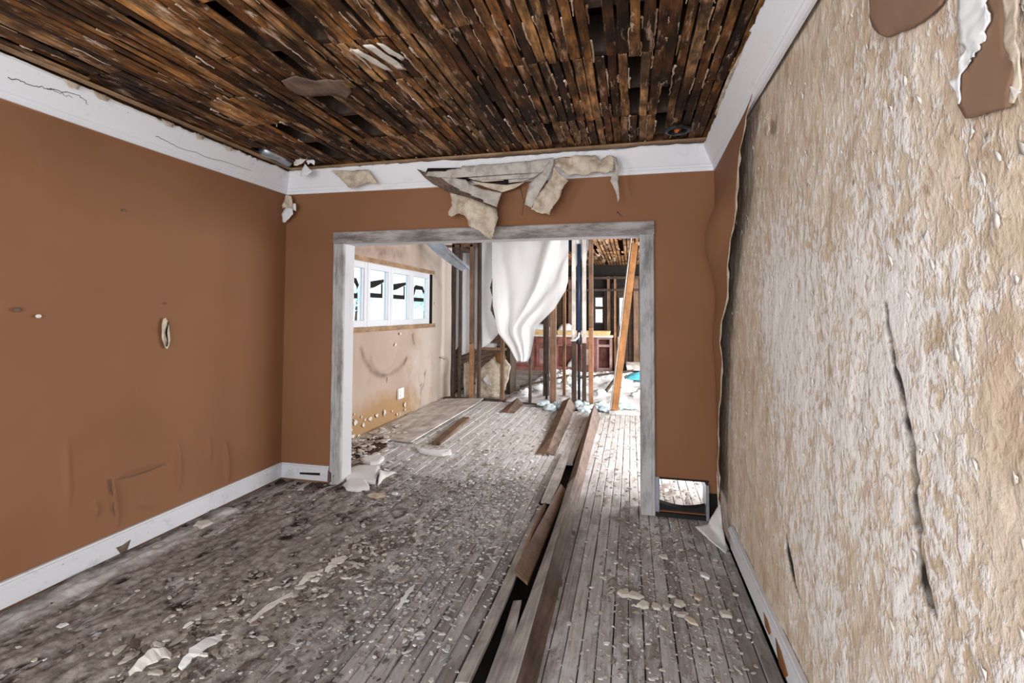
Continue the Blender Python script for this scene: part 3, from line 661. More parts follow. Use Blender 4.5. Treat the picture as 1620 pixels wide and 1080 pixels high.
scrap('chipped_spot', [(XL+0.0225, a, b) for a, b in q], 'brown_board', bl, 0.001, 20, 0.002, 3, 2)
q = [(-2.843, 0.077), (-2.642, 0.088), (-2.641, 0.066), (-2.843, 0.061)]
scrap('chipped_slot', [(a, YB-0.0185, b) for a, b in q], 'dark', bb, 0.0005, 20, 0.002, 4, 2)
for q in [[(2.615, 0.085), (2.548, 0.089), (2.485, 0.07), (2.518, 0.039), (2.583, 0.039)], [(2.414, 0.092), (2.331, 0.087), (2.239, 0.054), (2.283, 0.013), (2.372, 0.009)]]:
    scrap('chipped_spot', [(XR+0.012-0.0185, a, b) for a, b in q], 'orange_board', br, 0.001, 20, 0.002, 5, 2)

# ---- cased doorway
door = empty('door_1', (-1.19, YB, 0), 'wide cased opening with weathered white trim in the back wall', 'doorway', None, 'structure')
cw = 0.105
MB().box((DX0-cw, YB-0.028, 0.0), (DX0, YB, DZ+cw*0.0+0.0), 0.006).build('side_casing', 'casing', door)
MB().box((DX1, YB-0.028, 0.0), (DX1+cw, YB, DZ), 0.006).build('side_casing', 'casing', door)
MB().box((DX0-cw-0.002, YB-0.030, DZ), (DX1+cw+0.002, YB, DZ+cw), 0.006).build('head_casing', 'casing_head', door)
MB().box((DX0-0.02, YB-0.002, 0.0), (DX0, YB+0.15, DZ), 0.003).build('jamb', 'jamb', door)
MB().box((DX1, YB-0.002, 0.0), (DX1+0.02, YB+0.15, DZ), 0.003).build('jamb', 'jamb', door)
MB().box((DX0-0.02, YB-0.002, DZ), (DX1+0.02, YB+0.15, DZ+0.02), 0.003).build('head_jamb', 'jamb', door)
MB().box((DX0-cw*0.75, YB-0.034, 0.0), (DX0-cw*0.62, YB-0.026, DZ)).build('casing_bead', 'casing', door)
MB().box((DX1+cw*0.62, YB-0.034, 0.0), (DX1+cw*0.75, YB-0.026, DZ)).build('casing_bead', 'casing', door)

q = [(-2.555, 0.119), (-2.523, 0.1), (-2.498, 0.08), (-2.51, 0.036), (-2.54, 0.012), (-2.559, 0.032)]
scrap('chipped_spot', [(a, YB-0.0295, b) for a, b in q], 'brown_board', door, 0.001, 20, 0.002, 6, 2)
# ---- far rooms: left wall with the long window
wy0, wy1, wz0, wz1 = 4.72, 7.70, 1.30, 2.12
ny, nz = 260, 150
yy = np.linspace(4.0, 8.60, ny)[:, None] + np.zeros((1, nz)); zz = np.zeros((ny, 1)) + np.linspace(-0.05, 2.85, nz)[None, :]
h = 0.03*(fbm(yy*1.5, zz*1.5, 4, 61) - 0.5)
def arc(yc, zc, r, a0, a1, w, am):
    an = np.arctan2(zz - zc, yy - yc); rr = np.hypot(yy - yc, zz - zc)
    return am*np.exp(-((rr - r)/w)**2)*((an > a0) & (an < a1))
sm = [(5.487, 1.014), (5.936, 0.675), (6.254, 0.62), (6.784, 0.795)]
h = h + arc(sm[1][0]+0.15, sm[1][1]+0.42, 0.42, -2.7, -0.35, 0.03, 0.03)
for (a, b), s_ in zip([(7.182, 0.203), (7.32, 0.429), (7.909, -0.073), (8.428, 0.566), (7.027, -0.01), (8.176, 0.757)], (.06, .05, .07, .05, .07, .04)):
    h = h + 0.035*np.exp(-((yy - a)/s_)**2 - ((zz - b)/(s_*2.2))**2)
P = np.stack([X2L + h*((zz < wz0-0.03) | (zz > wz1+0.03) | (yy > wy1+0.03)), yy, zz], -1)
ky = (yy[:-1, :-1] + yy[1:, 1:])/2; kz = (zz[:-1, :-1] + zz[1:, 1:])/2
keep = ~((ky > wy0) & (ky < wy1) & (kz > wz0) & (kz < wz1))
stain = np.zeros_like(yy)
for q, w_, a_ in zip([[(5.484, 1.037), (5.562, 0.907), (5.72, 0.757), (5.918, 0.661), (6.126, 0.627)], [(6.234, 0.64), (6.5, 0.679), (6.721, 0.783), (6.763, 0.816)], [(5.803, 2.27), (6.076, 2.319), (6.374, 2.302), (6.613, 2.366)], [(5.346, 2.23), (5.627, 2.281), (5.871, 2.228)], [(7.207, 0.229), (7.348, 0.366), (7.443, 0.534)], [(8.064, 0.712), (8.4, 0.648)], [(8.163, 0.319), (8.406, 0.4), (8.432, 0.623)], [(7.242, 2.372), (7.657, 2.208), (8.119, 1.915)], [(6.972, 1.16), (7.022, 0.995)]],
                     (0.035, 0.035, 0.10, 0.08, 0.03, 0.03, 0.06, 0.06, 0.02), (0.9, 0.8, 0.75, 0.5, 0.8, 0.5, 0.3, 0.35, 0.6)):
    q = np.array(q); dd = np.full(yy.shape, 9.0)
    for p_, n_ in zip(q[:-1], q[1:]):
        d_ = n_ - p_; t_ = np.clip(((yy-p_[0])*d_[0] + (zz-p_[1])*d_[1])/(d_ @ d_), 0, 1)
        dd = np.minimum(dd, np.hypot(yy - p_[0] - t_*d_[0], zz - p_[1] - t_*d_[1]))
    stain = np.maximum(stain, a_*np.exp(-(dd/w_)**2)*(0.35 + 0.9*fbm(yy*5, zz*5, 3, 66)))
w2 = grid_mesh('wall_far_left', P, 'tan', None, {'stain': np.clip(stain, 0, 1)}, keep); struct(w2, 'pale tan wall of the next room with a row of windows', 'wall')
MB().box((-3.34, 3.95, -0.05), (-3.24, wy0, 2.9)).box((-3.34, wy1, -0.05), (-3.24, 8.62, 2.9)).box((-3.34, wy0, -0.05), (-3.24, wy1, wz0)).box((-3.34, wy0, wz1), (-3.24, wy1, 2.9)).build('wall_core', 'stud_dark', w2)
MB().box((-3.335, wy1, wz0), (X2L-0.005, wy1+0.03, wz1)).build('window_return', 'dark', w2)
for k, (a, b) in enumerate([(5.272, 0.106), (5.353, 0.177), (5.429, -0.005), (5.569, 0.162), (5.867, 0.156), (6.07, 0.149), (6.286, 0.133), (6.677, 0.149), (6.518, 0.044), (5.322, 0.28), (6.353, 1.037), (6.505, 1.18), (7.782, 1.634), (5.23, 0.174), (5.324, 0.213), (5.48, 0.211), (5.302, 0.026), (5.692, 0.152), (5.233, 0.086), (5.527, 0.11), (6.44, 0.059), (6.679, 0.075)]):
    s_ = random.uniform(0.015, 0.05)
    scrap('paint_flake', [(X2L+0.016, a + s_*math.cos(t)*random.uniform(.6, 1.2), b + s_*0.8*math.sin(t)*random.uniform(.3, 1.3)) for t in np.linspace(0, 2*PI, 12)[:-1]], 'plaster', w2, 0.006, 20, 0.003, 30+k, 2)
for q in [[(6.64, 0.718), (6.721, 0.802)], [(7.206, 0.327), (7.397, 0.52)], [(6.928, 1.162), (6.978, 0.998)], [(8.013, 0.717), (8.284, 0.659)], [(6.142, 0.609), (6.126, 0.535)]]:
    MB().tube([(X2L+0.012, a, b) for a, b in wob(q, 0.012, 4)], 0.006, 6, 0.003).build('wall_crack', 'tan_strip', w2)
# strips over and under the window
MB().box((X2L-0.03, wy0-0.1, wz1), (X2L+0.012, wy1+0.06, wz1+0.055)).build('window_head_strip', 'tan_strip', w2)
MB().box((X2L-0.09, wy0-0.1, wz0-0.06), (X2L+0.022, wy1+0.08, wz0)).build('window_sill', 'tan_strip', w2)
win = empty('window_1', (-3.24, 6.3, wz0), 'row of white casement windows in the tan wall of the next room', 'window', None, 'structure')
bounds = [4.74, 5.02, 5.632, 6.259, 6.933, 7.62]
for k in range(1, 5):
    a, b = bounds[k], bounds[k+1]; xo = -3.235
    fr = MB(); s_ = 0.075
    fr.box((xo-0.05, a+0.004, wz0), (xo+0.02, a+s_, wz1), 0.006).box((xo-0.05, b-s_, wz0), (xo+0.02, b-0.004, wz1), 0.006)
    fr.box((xo-0.05, a+s_, wz0), (xo+0.018, b-s_, wz0+0.085), 0.006).box((xo-0.05, a+s_, wz1-0.085), (xo+0.018, b-s_, wz1), 0.006)
    f_ = fr.build('sash', 'win', win)
    MB().box((xo-0.018, a+s_, wz0+0.085), (xo-0.012, b-s_, wz1-0.085)).build('pane', 'glass', f_)
    MB().box((xo-0.012, b-s_-0.035, wz0+0.09), (xo+0.006, b-s_-0.0, wz1-0.09)).build('sash_stop', 'win', f_)
    # dark torn screen hanging in the sash, a bar under a ragged wedge
    zc = 1.70 + (0.02 if k in (2, 3) else 0.0); ya, yb_ = a+s_+0.02, b-s_-0.12; m_ = MB()
    m_.box((xo-0.010, ya, zc-0.045), (xo-0.002, yb_, zc+0.015))
    if k in (2, 3):
        v = [(ya, zc+0.07), (ya, zc+0.16), (yb_+0.03, zc+0.21), (yb_+0.03, zc+0.17), (ya+0.12, zc+0.09)]
        m_.box((xo-0.010, yb_-0.03, zc+0.015), (xo-0.002, yb_, zc+0.15))
    else:
        v = [(ya, zc+0.015), (ya, zc+0.10), (ya+0.04, zc+0.17), (ya+0.10, zc+0.21), (yb_-0.03, zc+0.20), (yb_+0.03, zc+0.12), (yb_+0.0, zc+0.08), (yb_-0.06, zc+0.14), (ya+0.09, zc+0.14), (ya+0.05, zc+0.06)]
    n = len(v); m_.add([(xo-0.010, p, q_) for p, q_ in v] + [(xo-0.002, p, q_) for p, q_ in v], [tuple(range(n)), tuple(range(n, 2*n))[::-1]] + [(i, (i+1) % n, n+(i+1) % n, n+i) for i in range(n)])
    m_.build('torn_screen', 'dark', f_)
MB().box((-3.30, bounds[0], wz0), (-3.22, bounds[1], wz1)).build('mullion', 'win', win)

# ---- stud partition between the far rooms
part = empty('wall_partition', (-1.9, YP, 0), 'opened partition of bare wood studs at the end of the next room', 'partition', None, 'structure')
def stud(px_x, w, m, z0=-0.04, z1=2.78, d=0.09, y=YP, lean=0.0, name='stud'):
    o = MB().bar((px_x, y, z0), (px_x + lean, y, z1), w, d, (0, 1, 0), 0.004).build(name, m, part); return o
for x, w, m, z0, z1, ln in ((-2.99, 0.05, 'stud_dark', -0.04, 2.78, 0), (-2.875, 0.035, 'stud_dark', -0.04, 2.78, 0.01), (-2.66, 0.055, 'stud', 0.95, 2.78, 0), (-2.655, 0.06, 'stud_orange', -0.04, 0.96, 0),
                            (-2.525, 0.05, 'stud_dark', -0.04, 2.78, 0), (-2.11, 0.06, 'stud', -0.04, 2.78, 0), (-1.63, 0.04, 'stud_dark', -0.04, 2.78, 0), (-1.245, 0.10, 'stud', -0.04, 2.78, 0.0),
                            (-0.90, 0.07, 'stud_dark', -0.04, 1.02, 0), (-0.905, 0.06, 'stud_pale', 1.03, 2.78, 0), (-0.735, 0.06, 'stud_pale', 1.0, 2.78, 0.0), (-0.735, 0.06, 'stud_dark', -0.04, 0.99, 0), (-0.625, 0.07, 'stud_orange', -0.04, 1.25, 0), (-0.625, 0.07, 'stud', 1.26, 2.78, 0)):
    stud(x, w, m, z0, z1, 0.09, YP, ln)
for x, w, m in ((-1.43, 0.10, 'stud_dark'), (-1.115, 0.05, 'stud_orange')):
    stud(x, w, m, -0.04, 2.78, 0.06, YP + 0.42)
MB().box((-3.15, YP-0.05, -0.04), (-2.05, YP+0.05, 0.02)).build('sole_plate', 'stud_dark', part)
MB().box((-2.05, YP-0.03, -0.06), (-0.6, YP+0.06, -0.01)).build('sole_plate', 'stud_dark', part)
MB().box((-3.15, YP-0.045, 2.62), (-2.53, YP+0.02, 2.66)).box((-3.15, YP-0.045, 2.70), (-0.55, YP+0.045, 2.78)).build('top_plate', 'stud', part)

# ---- third room shell
mb = MB(); rg = random.Random(8)
mb.box((-3.36, 8.62, -0.05), (-3.26, YF, 3.0)); w3 = mb.build('wall_third_left', 'dark'); struct(w3, 'dark board wall left of the kitchen beyond the studs', 'wall')
z = 0.0; y_ = YP + 0.1
while z < 2.75:
    hgt = 0.09; MB().box((-3.26, 8.62, z+0.006), (-3.235 + rg.uniform(0, 0.012), YF, z+hgt-0.004)).build('board', 'dark_board', w3); z += hgt
mb = MB(); mb.box((-3.36, YF+0.03, -0.05), (-0.94, YF+0.1, 3.0)); mb.box((-0.70, YF+0.03, -0.05), (2.6, YF+0.1, 3.0)); mb.box((-0.94, YF+0.03, -0.05), (-0.70, YF+0.1, 1.20)); mb.box((-0.94, YF+0.03, 1.92), (-0.70, YF+0.1, 3.0))
w4 = mb.build('wall_third_back', 'dark'); struct(w4, 'dark gutted kitchen wall at the far end', 'wall')
x = -3.25
while x < 2.4:
    wd_ = rg.uniform(0.14, 0.30)
    if not (-1.02 < x + wd_/2 < -0.6):
        MB().box((x+0.008, YF, 0.0), (x+wd_-0.008, YF+0.028, 2.2 + rg.uniform(-.2, .1))).build('board', rg.choice(('dark_board', 'dark_board', 'stud_dark')), w4)
    x += wd_
for x, w, m in ((-1.62, 0.07, 'stud'), (-1.30, 0.06, 'stud_dark'), (-1.03, 0.07, 'stud'), (-0.60, 0.07, 'stud'), (-0.42, 0.05, 'stud_orange'), (0.08, 0.13, 'stud'), (0.55, 0.08, 'stud')):
    MB().box((x, YF-0.10, 0.0), (x+w, YF-0.002, 2.45)).build('stud', m, w4)
MB().box((-1.7, YF-0.11, 2.06), (1.6, YF-0.02, 2.12)).build('girt', 'stud_dark', w4)
MB().box((-1.7, YF-0.11, 2.38), (1.6, YF-0.02, 2.44)).build('girt', 'stud_dark', w4)
MB().box((-0.28, YF-0.13, 1.15), (-0.17, YF-0.10, 1.88)).build('metal_strip', 'steel', w4)
MB().box((0.30, YF-0.06, 0.4), (1.2, YF-0.02, 2.05)).build('wall_panel', 'dark_board', w4)
wn = empty('window_2', (-0.82, YF+0.05, 1.2), 'narrow bright window in the dark kitchen wall', 'window', None, 'structure')
MB().box((-0.94, YF+0.03, 1.20), (-0.91, YF+0.09, 1.92)).box((-0.73, YF+0.03, 1.20), (-0.70, YF+0.09, 1.92)).box((-0.91, YF+0.03, 1.58), (-0.73, YF+0.09, 1.66)).box((-0.91, YF+0.03, 1.20), (-0.73, YF+0.09, 1.23)).box((-0.91, YF+0.03, 1.89), (-0.73, YF+0.09, 1.92)).build('sash', 'stud_dark', wn)
MB().box((-0.91, YF+0.055, 1.23), (-0.73, YF+0.060, 1.58)).build('pane', 'glass', wn); MB().box((-0.91, YF+0.055, 1.66), (-0.73, YF+0.060, 1.89)).build('pane', 'glass', wn)
# right-hand wall of the far rooms, out of sight, with openings for the daylight; the third room's is added
mb = MB()
for a, b in (((X2R, 4.0, -0.05), (X2R+0.1, 4.6, 3.0)), ((X2R, 7.6, -0.05), (X2R+0.1, 9.0, 3.0)), ((X2R, 12.2, -0.05), (X2R+0.1, 13.5, 3.0)), ((X2R, 4.6, -0.05), (X2R+0.1, 7.6, 0.6)), ((X2R, 9.0, -0.05), (X2R+0.1, 12.2, 0.55)), ((X2R, 4.6, 2.4), (X2R+0.1, 7.6, 3.0)), ((X2R, 9.0, 2.45), (X2R+0.1, 12.2, 3.0))): mb.box(a, b)
struct(mb.build('wall_far_right', 'tan'), 'right wall of the far rooms with its window openings', 'wall')
struct(MB().box((0.7, 3.90, -0.05), (0.88, 4.02, 3.0)).box((2.42, 3.90, -0.05), (2.6, 4.02, 3.0)).box((0.88, 3.90, -0.05), (2.42, 4.02, 0.55)).box((0.88, 3.90, 2.35), (2.42, 4.02, 3.0)).build('wall_far_front', 'tan'), 'front wall of the next room beside the doorway', 'wall')  # unseen opening added for the lamp that faces the sheeting
# outside ground
g = MB().box((-60, -40, -0.6), (60, 60, -0.5)).build('ground', 'snow'); struct(g, 'pale ground outside the windows', 'ground')
# ================================================================ THINGS
def thing(o, label, cat, group=None): return tag(o, label, cat, group)
# ---- torn ceiling paper and boards hanging from the crown over the doorway
YT = 3.78
tw = empty('torn_crown_panel', (-1.6, YT, 2.5), 'fallen crown panel folded open above the doorway, with a cream paper tail over the casing', 'torn panel')
def zq(z): return [(640 + 280/1620*a, 240 + 140/810*b) for a, b in z]
A = [(-1.495, 2.59), (-1.392, 2.577), (-1.28, 2.557), (-1.243, 2.515), (-1.134, 2.47), (-0.981, 2.433), (-1.0, 2.372), (-1.016, 2.319), (-1.124, 2.365), (-1.126, 2.382), (-1.229, 2.422), (-1.232, 2.434), (-1.33, 2.472), (-1.335, 2.483), (-1.429, 2.535)]
scrap('grey_board', [(a, 3.74, b) for a, b in A], 'greyboard', tw, 0.010, 7, 0.006, 1, 3, lambda c: Vector((0, -0.10*max(0, 2.56-c.z), 0)))
A = [(-1.713, 2.677), (-1.63, 2.643), (-1.505, 2.596), (-1.429, 2.539), (-1.344, 2.487), (-1.24, 2.435), (-1.131, 2.373), (-1.023, 2.322), (-1.036, 2.309), (-1.232, 2.393), (-1.362, 2.439), (-1.466, 2.489), (-1.571, 2.544), (-1.639, 2.598)]
scrap('folded_edge_shade', [(a, 3.765, b) for a, b in A], 'brown_board', tw, 0.006, 8, 0.006, 2, 3)  # shadowed side of the fold, its shade put into the dark brown
A = [(-1.42, 2.462), (-1.35, 2.435), (-1.221, 2.389), (-1.024, 2.31), (-1.013, 2.241), (-1.034, 2.164), (-1.046, 2.112), (-1.058, 2.065), (-1.11, 2.097), (-1.146, 2.133), (-1.232, 2.171), (-1.242, 2.215), (-1.265, 2.251), (-1.302, 2.274), (-1.339, 2.278), (-1.394, 2.26), (-1.427, 2.279), (-1.434, 2.306), (-1.391, 2.353), (-1.394, 2.397)]
scrap('cream_paper_tail', [(a, 3.73, b) for a, b in A], 'cream', tw, 0.022, 7, 0.004, 3, 3, lambda c: Vector((0, -0.06*math.sin(9*c.x), 0)))
A = [(-1.638, 2.617), (-1.609, 2.647), (-1.452, 2.637), (-1.434, 2.649), (-1.326, 2.651), (-1.313, 2.673), (-1.202, 2.667), (-1.165, 2.674), (-1.012, 2.671), (-0.879, 2.675), (-0.756, 2.678), (-0.576, 2.693), (-0.571, 2.642), (-0.669, 2.58), (-0.887, 2.582), (-1.02, 2.582), (-1.21, 2.58), (-1.395, 2.578), (-1.499, 2.59)]
scrap('white_torn_band', [(a, 3.75, b) for a, b in A], 'greyboard', tw, 0.012, 9, 0.006, 4, 3)
for k, z in enumerate(([(580,238),(950,214),(1240,193),(1160,240),(950,252),(640,262)], [(640,264),(905,256),(905,262),(700,276)], [(950,256),(1160,244),(1080,275),(950,290)], [(600,262),(700,280),(930,292),(1070,285),(930,350),(880,372),(760,330),(640,285)])):
    pass
bands = [[(-1.267, 2.574), (-0.932, 2.578), (-0.675, 2.58), (-0.731, 2.544), (-0.932, 2.545), (-1.212, 2.551)], [(-1.201, 2.553), (-0.97, 2.547), (-0.972, 2.54), (-1.142, 2.537)], [(-0.935, 2.547), (-0.748, 2.547), (-0.813, 2.525), (-0.935, 2.521)], [(-1.258, 2.562), (-1.148, 2.536), (-0.953, 2.507), (-0.806, 2.522), (-0.886, 2.476), (-0.993, 2.45), (-1.111, 2.493), (-1.212, 2.534)]]
for k, b_ in enumerate(bands):
    scrap('split_lath', [(a, 3.755 + 0.01*k, b) for a, b in b_], 'cream' if k % 2 else 'greyboard', tw, 0.004, 8, 0.006, 6+k, 2)
A = [(-1.632, 2.687), (-1.336, 2.672), (-1.149, 2.563), (-0.941, 2.551), (-0.843, 2.545), (-0.896, 2.483), (-0.985, 2.474), (-1.26, 2.556), (-1.515, 2.598), (-1.651, 2.642)]
scrap('cavity_shade_sheet', [(a, 3.795, b) for a, b in A], 'dark', tw, 0.002, 8, 0.004, 11, 2)  # flat dark sheet painting the shade of the cavity behind the laths
tf = empty('torn_paper_flap', (-0.85, YT, 2.5), 'pair of grey cream paper flaps hanging from the crown above the doorway centre', 'torn paper')
A = [(-0.571, 2.683), (-0.568, 2.636), (-0.585, 2.586), (-0.632, 2.496), (-0.678, 2.422), (-0.712, 2.356), (-0.742, 2.305), (-0.777, 2.325), (-0.796, 2.336), (-0.781, 2.402), (-0.756, 2.49), (-0.709, 2.534), (-0.657, 2.578)]
scrap('outer_flap', [(a, 3.73, b) for a, b in A], 'greyboard', tf, 0.015, 8, 0.004, 21, 3)
A = [(-0.563, 2.604), (-0.511, 2.543), (-0.454, 2.493), (-0.484, 2.457), (-0.502, 2.423), (-0.523, 2.359), (-0.561, 2.311), (-0.581, 2.278), (-0.592, 2.235), (-0.623, 2.251), (-0.651, 2.246), (-0.691, 2.262), (-0.731, 2.285), (-0.708, 2.351), (-0.662, 2.425), (-0.62, 2.482), (-0.582, 2.538)]
scrap('inner_flap', [(a, 3.71, b) for a, b in A], 'cream', tf, 0.026, 9, 0.004, 22, 3, lambda c: Vector((0, -0.05*max(0, 2.5-c.z), 0)))

A = [(-0.566, 2.685), (-0.469, 2.688), (-0.361, 2.693), (-0.254, 2.695), (-0.216, 2.649), (-0.164, 2.673), (-0.111, 2.66), (-0.115, 2.596), (-0.119, 2.553), (-0.186, 2.542), (-0.254, 2.556), (-0.315, 2.538), (-0.407, 2.549), (-0.469, 2.54), (-0.508, 2.59), (-0.555, 2.609)]
o = scrap('stained_plaster_clump', [(a, 3.745, b) for a, b in A], 'cream', None, 0.045, 11, 0.008, 23, 3)
thing(o, 'lumpy stained cream plaster clump clinging to the crown right of the paper flaps', 'plaster')
A = [(-0.118, 2.658), (-0.096, 2.648), (-0.081, 2.571), (-0.086, 2.465), (-0.075, 2.344), (-0.087, 2.311), (-0.097, 2.375), (-0.119, 2.429), (-0.142, 2.476), (-0.13, 2.514), (-0.101, 2.557)]
o = scrap('hanging_paper_strip', [(a, 3.72, b) for a, b in A], 'greyboard', None, 0.010, 12, 0.004, 24, 2)
thing(o, 'thin pointed paper strip hanging from the crown right of the doorway centre', 'torn paper')
A = [(-2.504, 2.706), (-2.481, 2.711), (-2.331, 2.698), (-2.154, 2.694), (-2.124, 2.656), (-2.065, 2.573), (-2.152, 2.587), (-2.225, 2.572), (-2.298, 2.541), (-2.343, 2.561), (-2.396, 2.611), (-2.45, 2.662)]
o = scrap('stained_crown_paper', [(a, 3.755, b) for a, b in A], 'cream', None, 0.022, 12, 0.005, 25, 3)
thing(o, 'brown stained paper patch peeling off the crown near the left corner', 'torn paper')
sp = empty('corner_paper_scrap', (-2.93, 3.80, 2.45), 'white and tan paper scrap dangling under the crown in the left corner', 'torn paper')
A = [(-2.99, 2.534), (-2.939, 2.521), (-2.917, 2.455), (-2.92, 2.415), (-2.983, 2.424), (-3.018, 2.412), (-3.027, 2.44), (-3.008, 2.487)]
scrap('tan_fold', [(a, 3.80, b) for a, b in A], 'cream', sp, 0.010, 20, 0.003, 26, 2)
A = [(-2.987, 2.422), (-2.916, 2.412), (-2.907, 2.359), (-2.953, 2.316), (-2.991, 2.282), (-3.015, 2.291), (-3.024, 2.357), (-3.01, 2.39)]
scrap('white_fold', [(a, 3.795, b) for a, b in A], 'foam', sp, 0.008, 20, 0.003, 27, 2)
A = [(-2.92, 2.455), (-2.89, 2.453), (-2.885, 2.386), (-2.912, 2.397)]
scrap('side_fold', [(a, 3.803, b) for a, b in A], 'foam', sp, 0.004, 20, 0.003, 28, 2)
sp = empty('ceiling_paper_scrap', (-2.7, 3.66, 2.72), 'curled white paper scrap caught on the lath above the left corner', 'torn paper')
A = [(-2.784, 2.762), (-2.763, 2.793), (-2.704, 2.829), (-2.631, 2.817), (-2.575, 2.79), (-2.63, 2.784), (-2.666, 2.767), (-2.739, 2.723), (-2.769, 2.735)]
scrap('upper_fold', [(a, 3.62, b) for a, b in A], 'paper', sp, 0.016, 20, 0.003, 29, 2)
A = [(-2.673, 2.774), (-2.63, 2.789), (-2.589, 2.768), (-2.592, 2.729), (-2.618, 2.747), (-2.632, 2.755), (-2.654, 2.737)]
scrap('right_fold', [(a, 3.64, b) for a, b in A], 'foam', sp, 0.010, 20, 0.003, 30, 2)
A = [(-2.702, 2.757), (-2.672, 2.727), (-2.623, 2.682), (-2.678, 2.649), (-2.741, 2.65), (-2.731, 2.705)]
scrap('lower_fold', [(a, 3.66, b) for a, b in A], 'foam', sp, 0.008, 20, 0.003, 31, 2)
for nm, lab, y, pts, m in (
    ('ceiling_paper_scrap', 'white paper scrap hanging from the lath at the far left of the ceiling', 2.02, [(-3.34, 3.294), (-3.272, 3.269), (-3.249, 3.2), (-3.229, 3.089), (-3.287, 3.115), (-3.346, 3.13), (-3.306, 3.194)], 'foam'),
    ('ceiling_paper_scrap', 'white curled scrap hanging from the lath left of centre near the camera', 2.0, [(-2.468, 3.158), (-2.321, 3.116), (-2.271, 3.076), (-2.249, 3.02), (-2.284, 2.992), (-2.336, 2.986), (-2.385, 3.019), (-2.333, 3.025), (-2.31, 3.048), (-2.367, 3.076), (-2.433, 3.106)], 'paper'),
    ('ceiling_paper_scrap', 'tiny pale scrap stuck under the lath beside the brown tear', 3.05, [(-1.916, 2.903), (-1.887, 2.918), (-1.872, 2.881), (-1.901, 2.87)], 'foam'),
    ('ceiling_paper_scrap', 'tiny pale scrap stuck to the lath in the middle of the ceiling', 2.9, [(-0.072, 2.839), (-0.039, 2.843), (-0.036, 2.824), (-0.064, 2.816)], 'paper')):
    o = scrap(nm, [(a, y, b) for a, b in pts], m, None, 0.010, 20, 0.003, random.randint(1, 60), 2); thing(o, lab, 'torn paper')
q = [(-1.866, 2.315, 2.765), (-1.743, 2.283, 2.765), (-1.679, 2.357, 2.765), (-1.517, 2.379, 2.765), (-1.561, 2.521, 2.765), (-1.642, 2.598, 2.765), (-1.679, 2.537, 2.765), (-1.798, 2.527, 2.765), (-1.896, 2.487, 2.765), (-1.895, 2.403, 2.765)]
o = scrap('torn_ceiling_paper', q, 'brown_board', None, 0.012, 9, 0.004, 33, 3); thing(o, 'tan piece of torn paper flat against the lath near the hanging wire', 'torn paper')
for k, q in enumerate([[(-1.309, 2.107, 2.766), (-1.273, 2.103, 2.766), (-1.231, 2.262, 2.766), (-1.218, 2.361, 2.766), (-1.251, 2.34, 2.766), (-1.284, 2.237, 2.766)], [(-1.237, 2.088, 2.766), (-1.187, 2.094, 2.766), (-1.149, 2.268, 2.766), (-1.147, 2.35, 2.766), (-1.179, 2.328, 2.766), (-1.213, 2.202, 2.766)], [(-1.161, 2.083, 2.766), (-1.137, 2.1, 2.766), (-1.095, 2.242, 2.766), (-1.121, 2.268, 2.766), (-1.149, 2.18, 2.766)]]):
    o = scrap('plaster_crust', q, 'plaster', None, 0.008, 12, 0.005, 34+k, 2); thing(o, ('nearest the left wall', 'middle', 'nearest the right wall')[k] + ' of three pale plaster streaks on the lath left of centre', 'plaster')
w_ = [[(-2.408, 3.242), (-2.392, 3.204), (-2.395, 3.141), (-2.382, 3.036), (-2.384, 2.919)]][0]
o = MB().tube([(w_[0][0], 2.95, 2.79)] + [(a, 2.95 + 0.01*math.sin(9*k), b) for k, (a, b) in enumerate(w_)], 0.004, 6, 0.0025).build('hanging_wire', 'cream'); thing(o, 'thin pale wire dangling from the lath on the left of the ceiling', 'wire')
# recessed light can
lx, ly, lz = (0.323, 3.566, 2.76)
can = empty('recessed_light', (lx, ly, 2.77), 'dark round recessed light can with an orange socket in the ceiling', 'light')
n = 28
def ring(mb, r0, z0, r1, z1):
    vs = [(lx + r*math.cos(2*PI*k/n), ly + r*math.sin(2*PI*k/n), z) for r, z in ((r0, z0), (r1, z1)) for k in range(n)]
    mb.add(vs, [(k, (k+1) % n, n+(k+1) % n, n+k) for k in range(n)])
mb = MB(); ring(mb, 0.085, 2.768, 0.085, 2.756); ring(mb, 0.085, 2.756, 0.066, 2.752); ring(mb, 0.066, 2.752, 0.064, 2.764); mb.build('trim_ring', 'dark_steel', can, True)
mb = MB(); ring(mb, 0.066, 2.757, 0.060, 2.87); ring(mb, 0.060, 2.87, 0.001, 2.875); mb.build('can_housing', 'dark_steel', can, True)
mb = MB(); ring(mb, 0.001, 2.748, 0.020, 2.752); ring(mb, 0.020, 2.752, 0.026, 2.775); ring(mb, 0.026, 2.775, 0.016, 2.87); mb.build('socket', 'bulb', can, True)
mb = MB(); mb.tube([(lx-0.02, ly-0.09, 2.765), (lx+0.02, ly-0.105, 2.735), (lx-0.01, ly-0.115, 2.70)], 0.007, 6); mb.build('cable', 'black', can)
q = [(-2.882, 3.373, 2.78), (-2.858, 3.512, 2.78), (-2.889, 3.685, 2.78)]
dk = MB().tube([(p[0], p[1], 2.80) for p in q], 0.05, 10).build('metal_duct', 'steel', None, True); thing(dk, 'blue grey metal duct glimpsed through the lath by the left corner', 'duct')

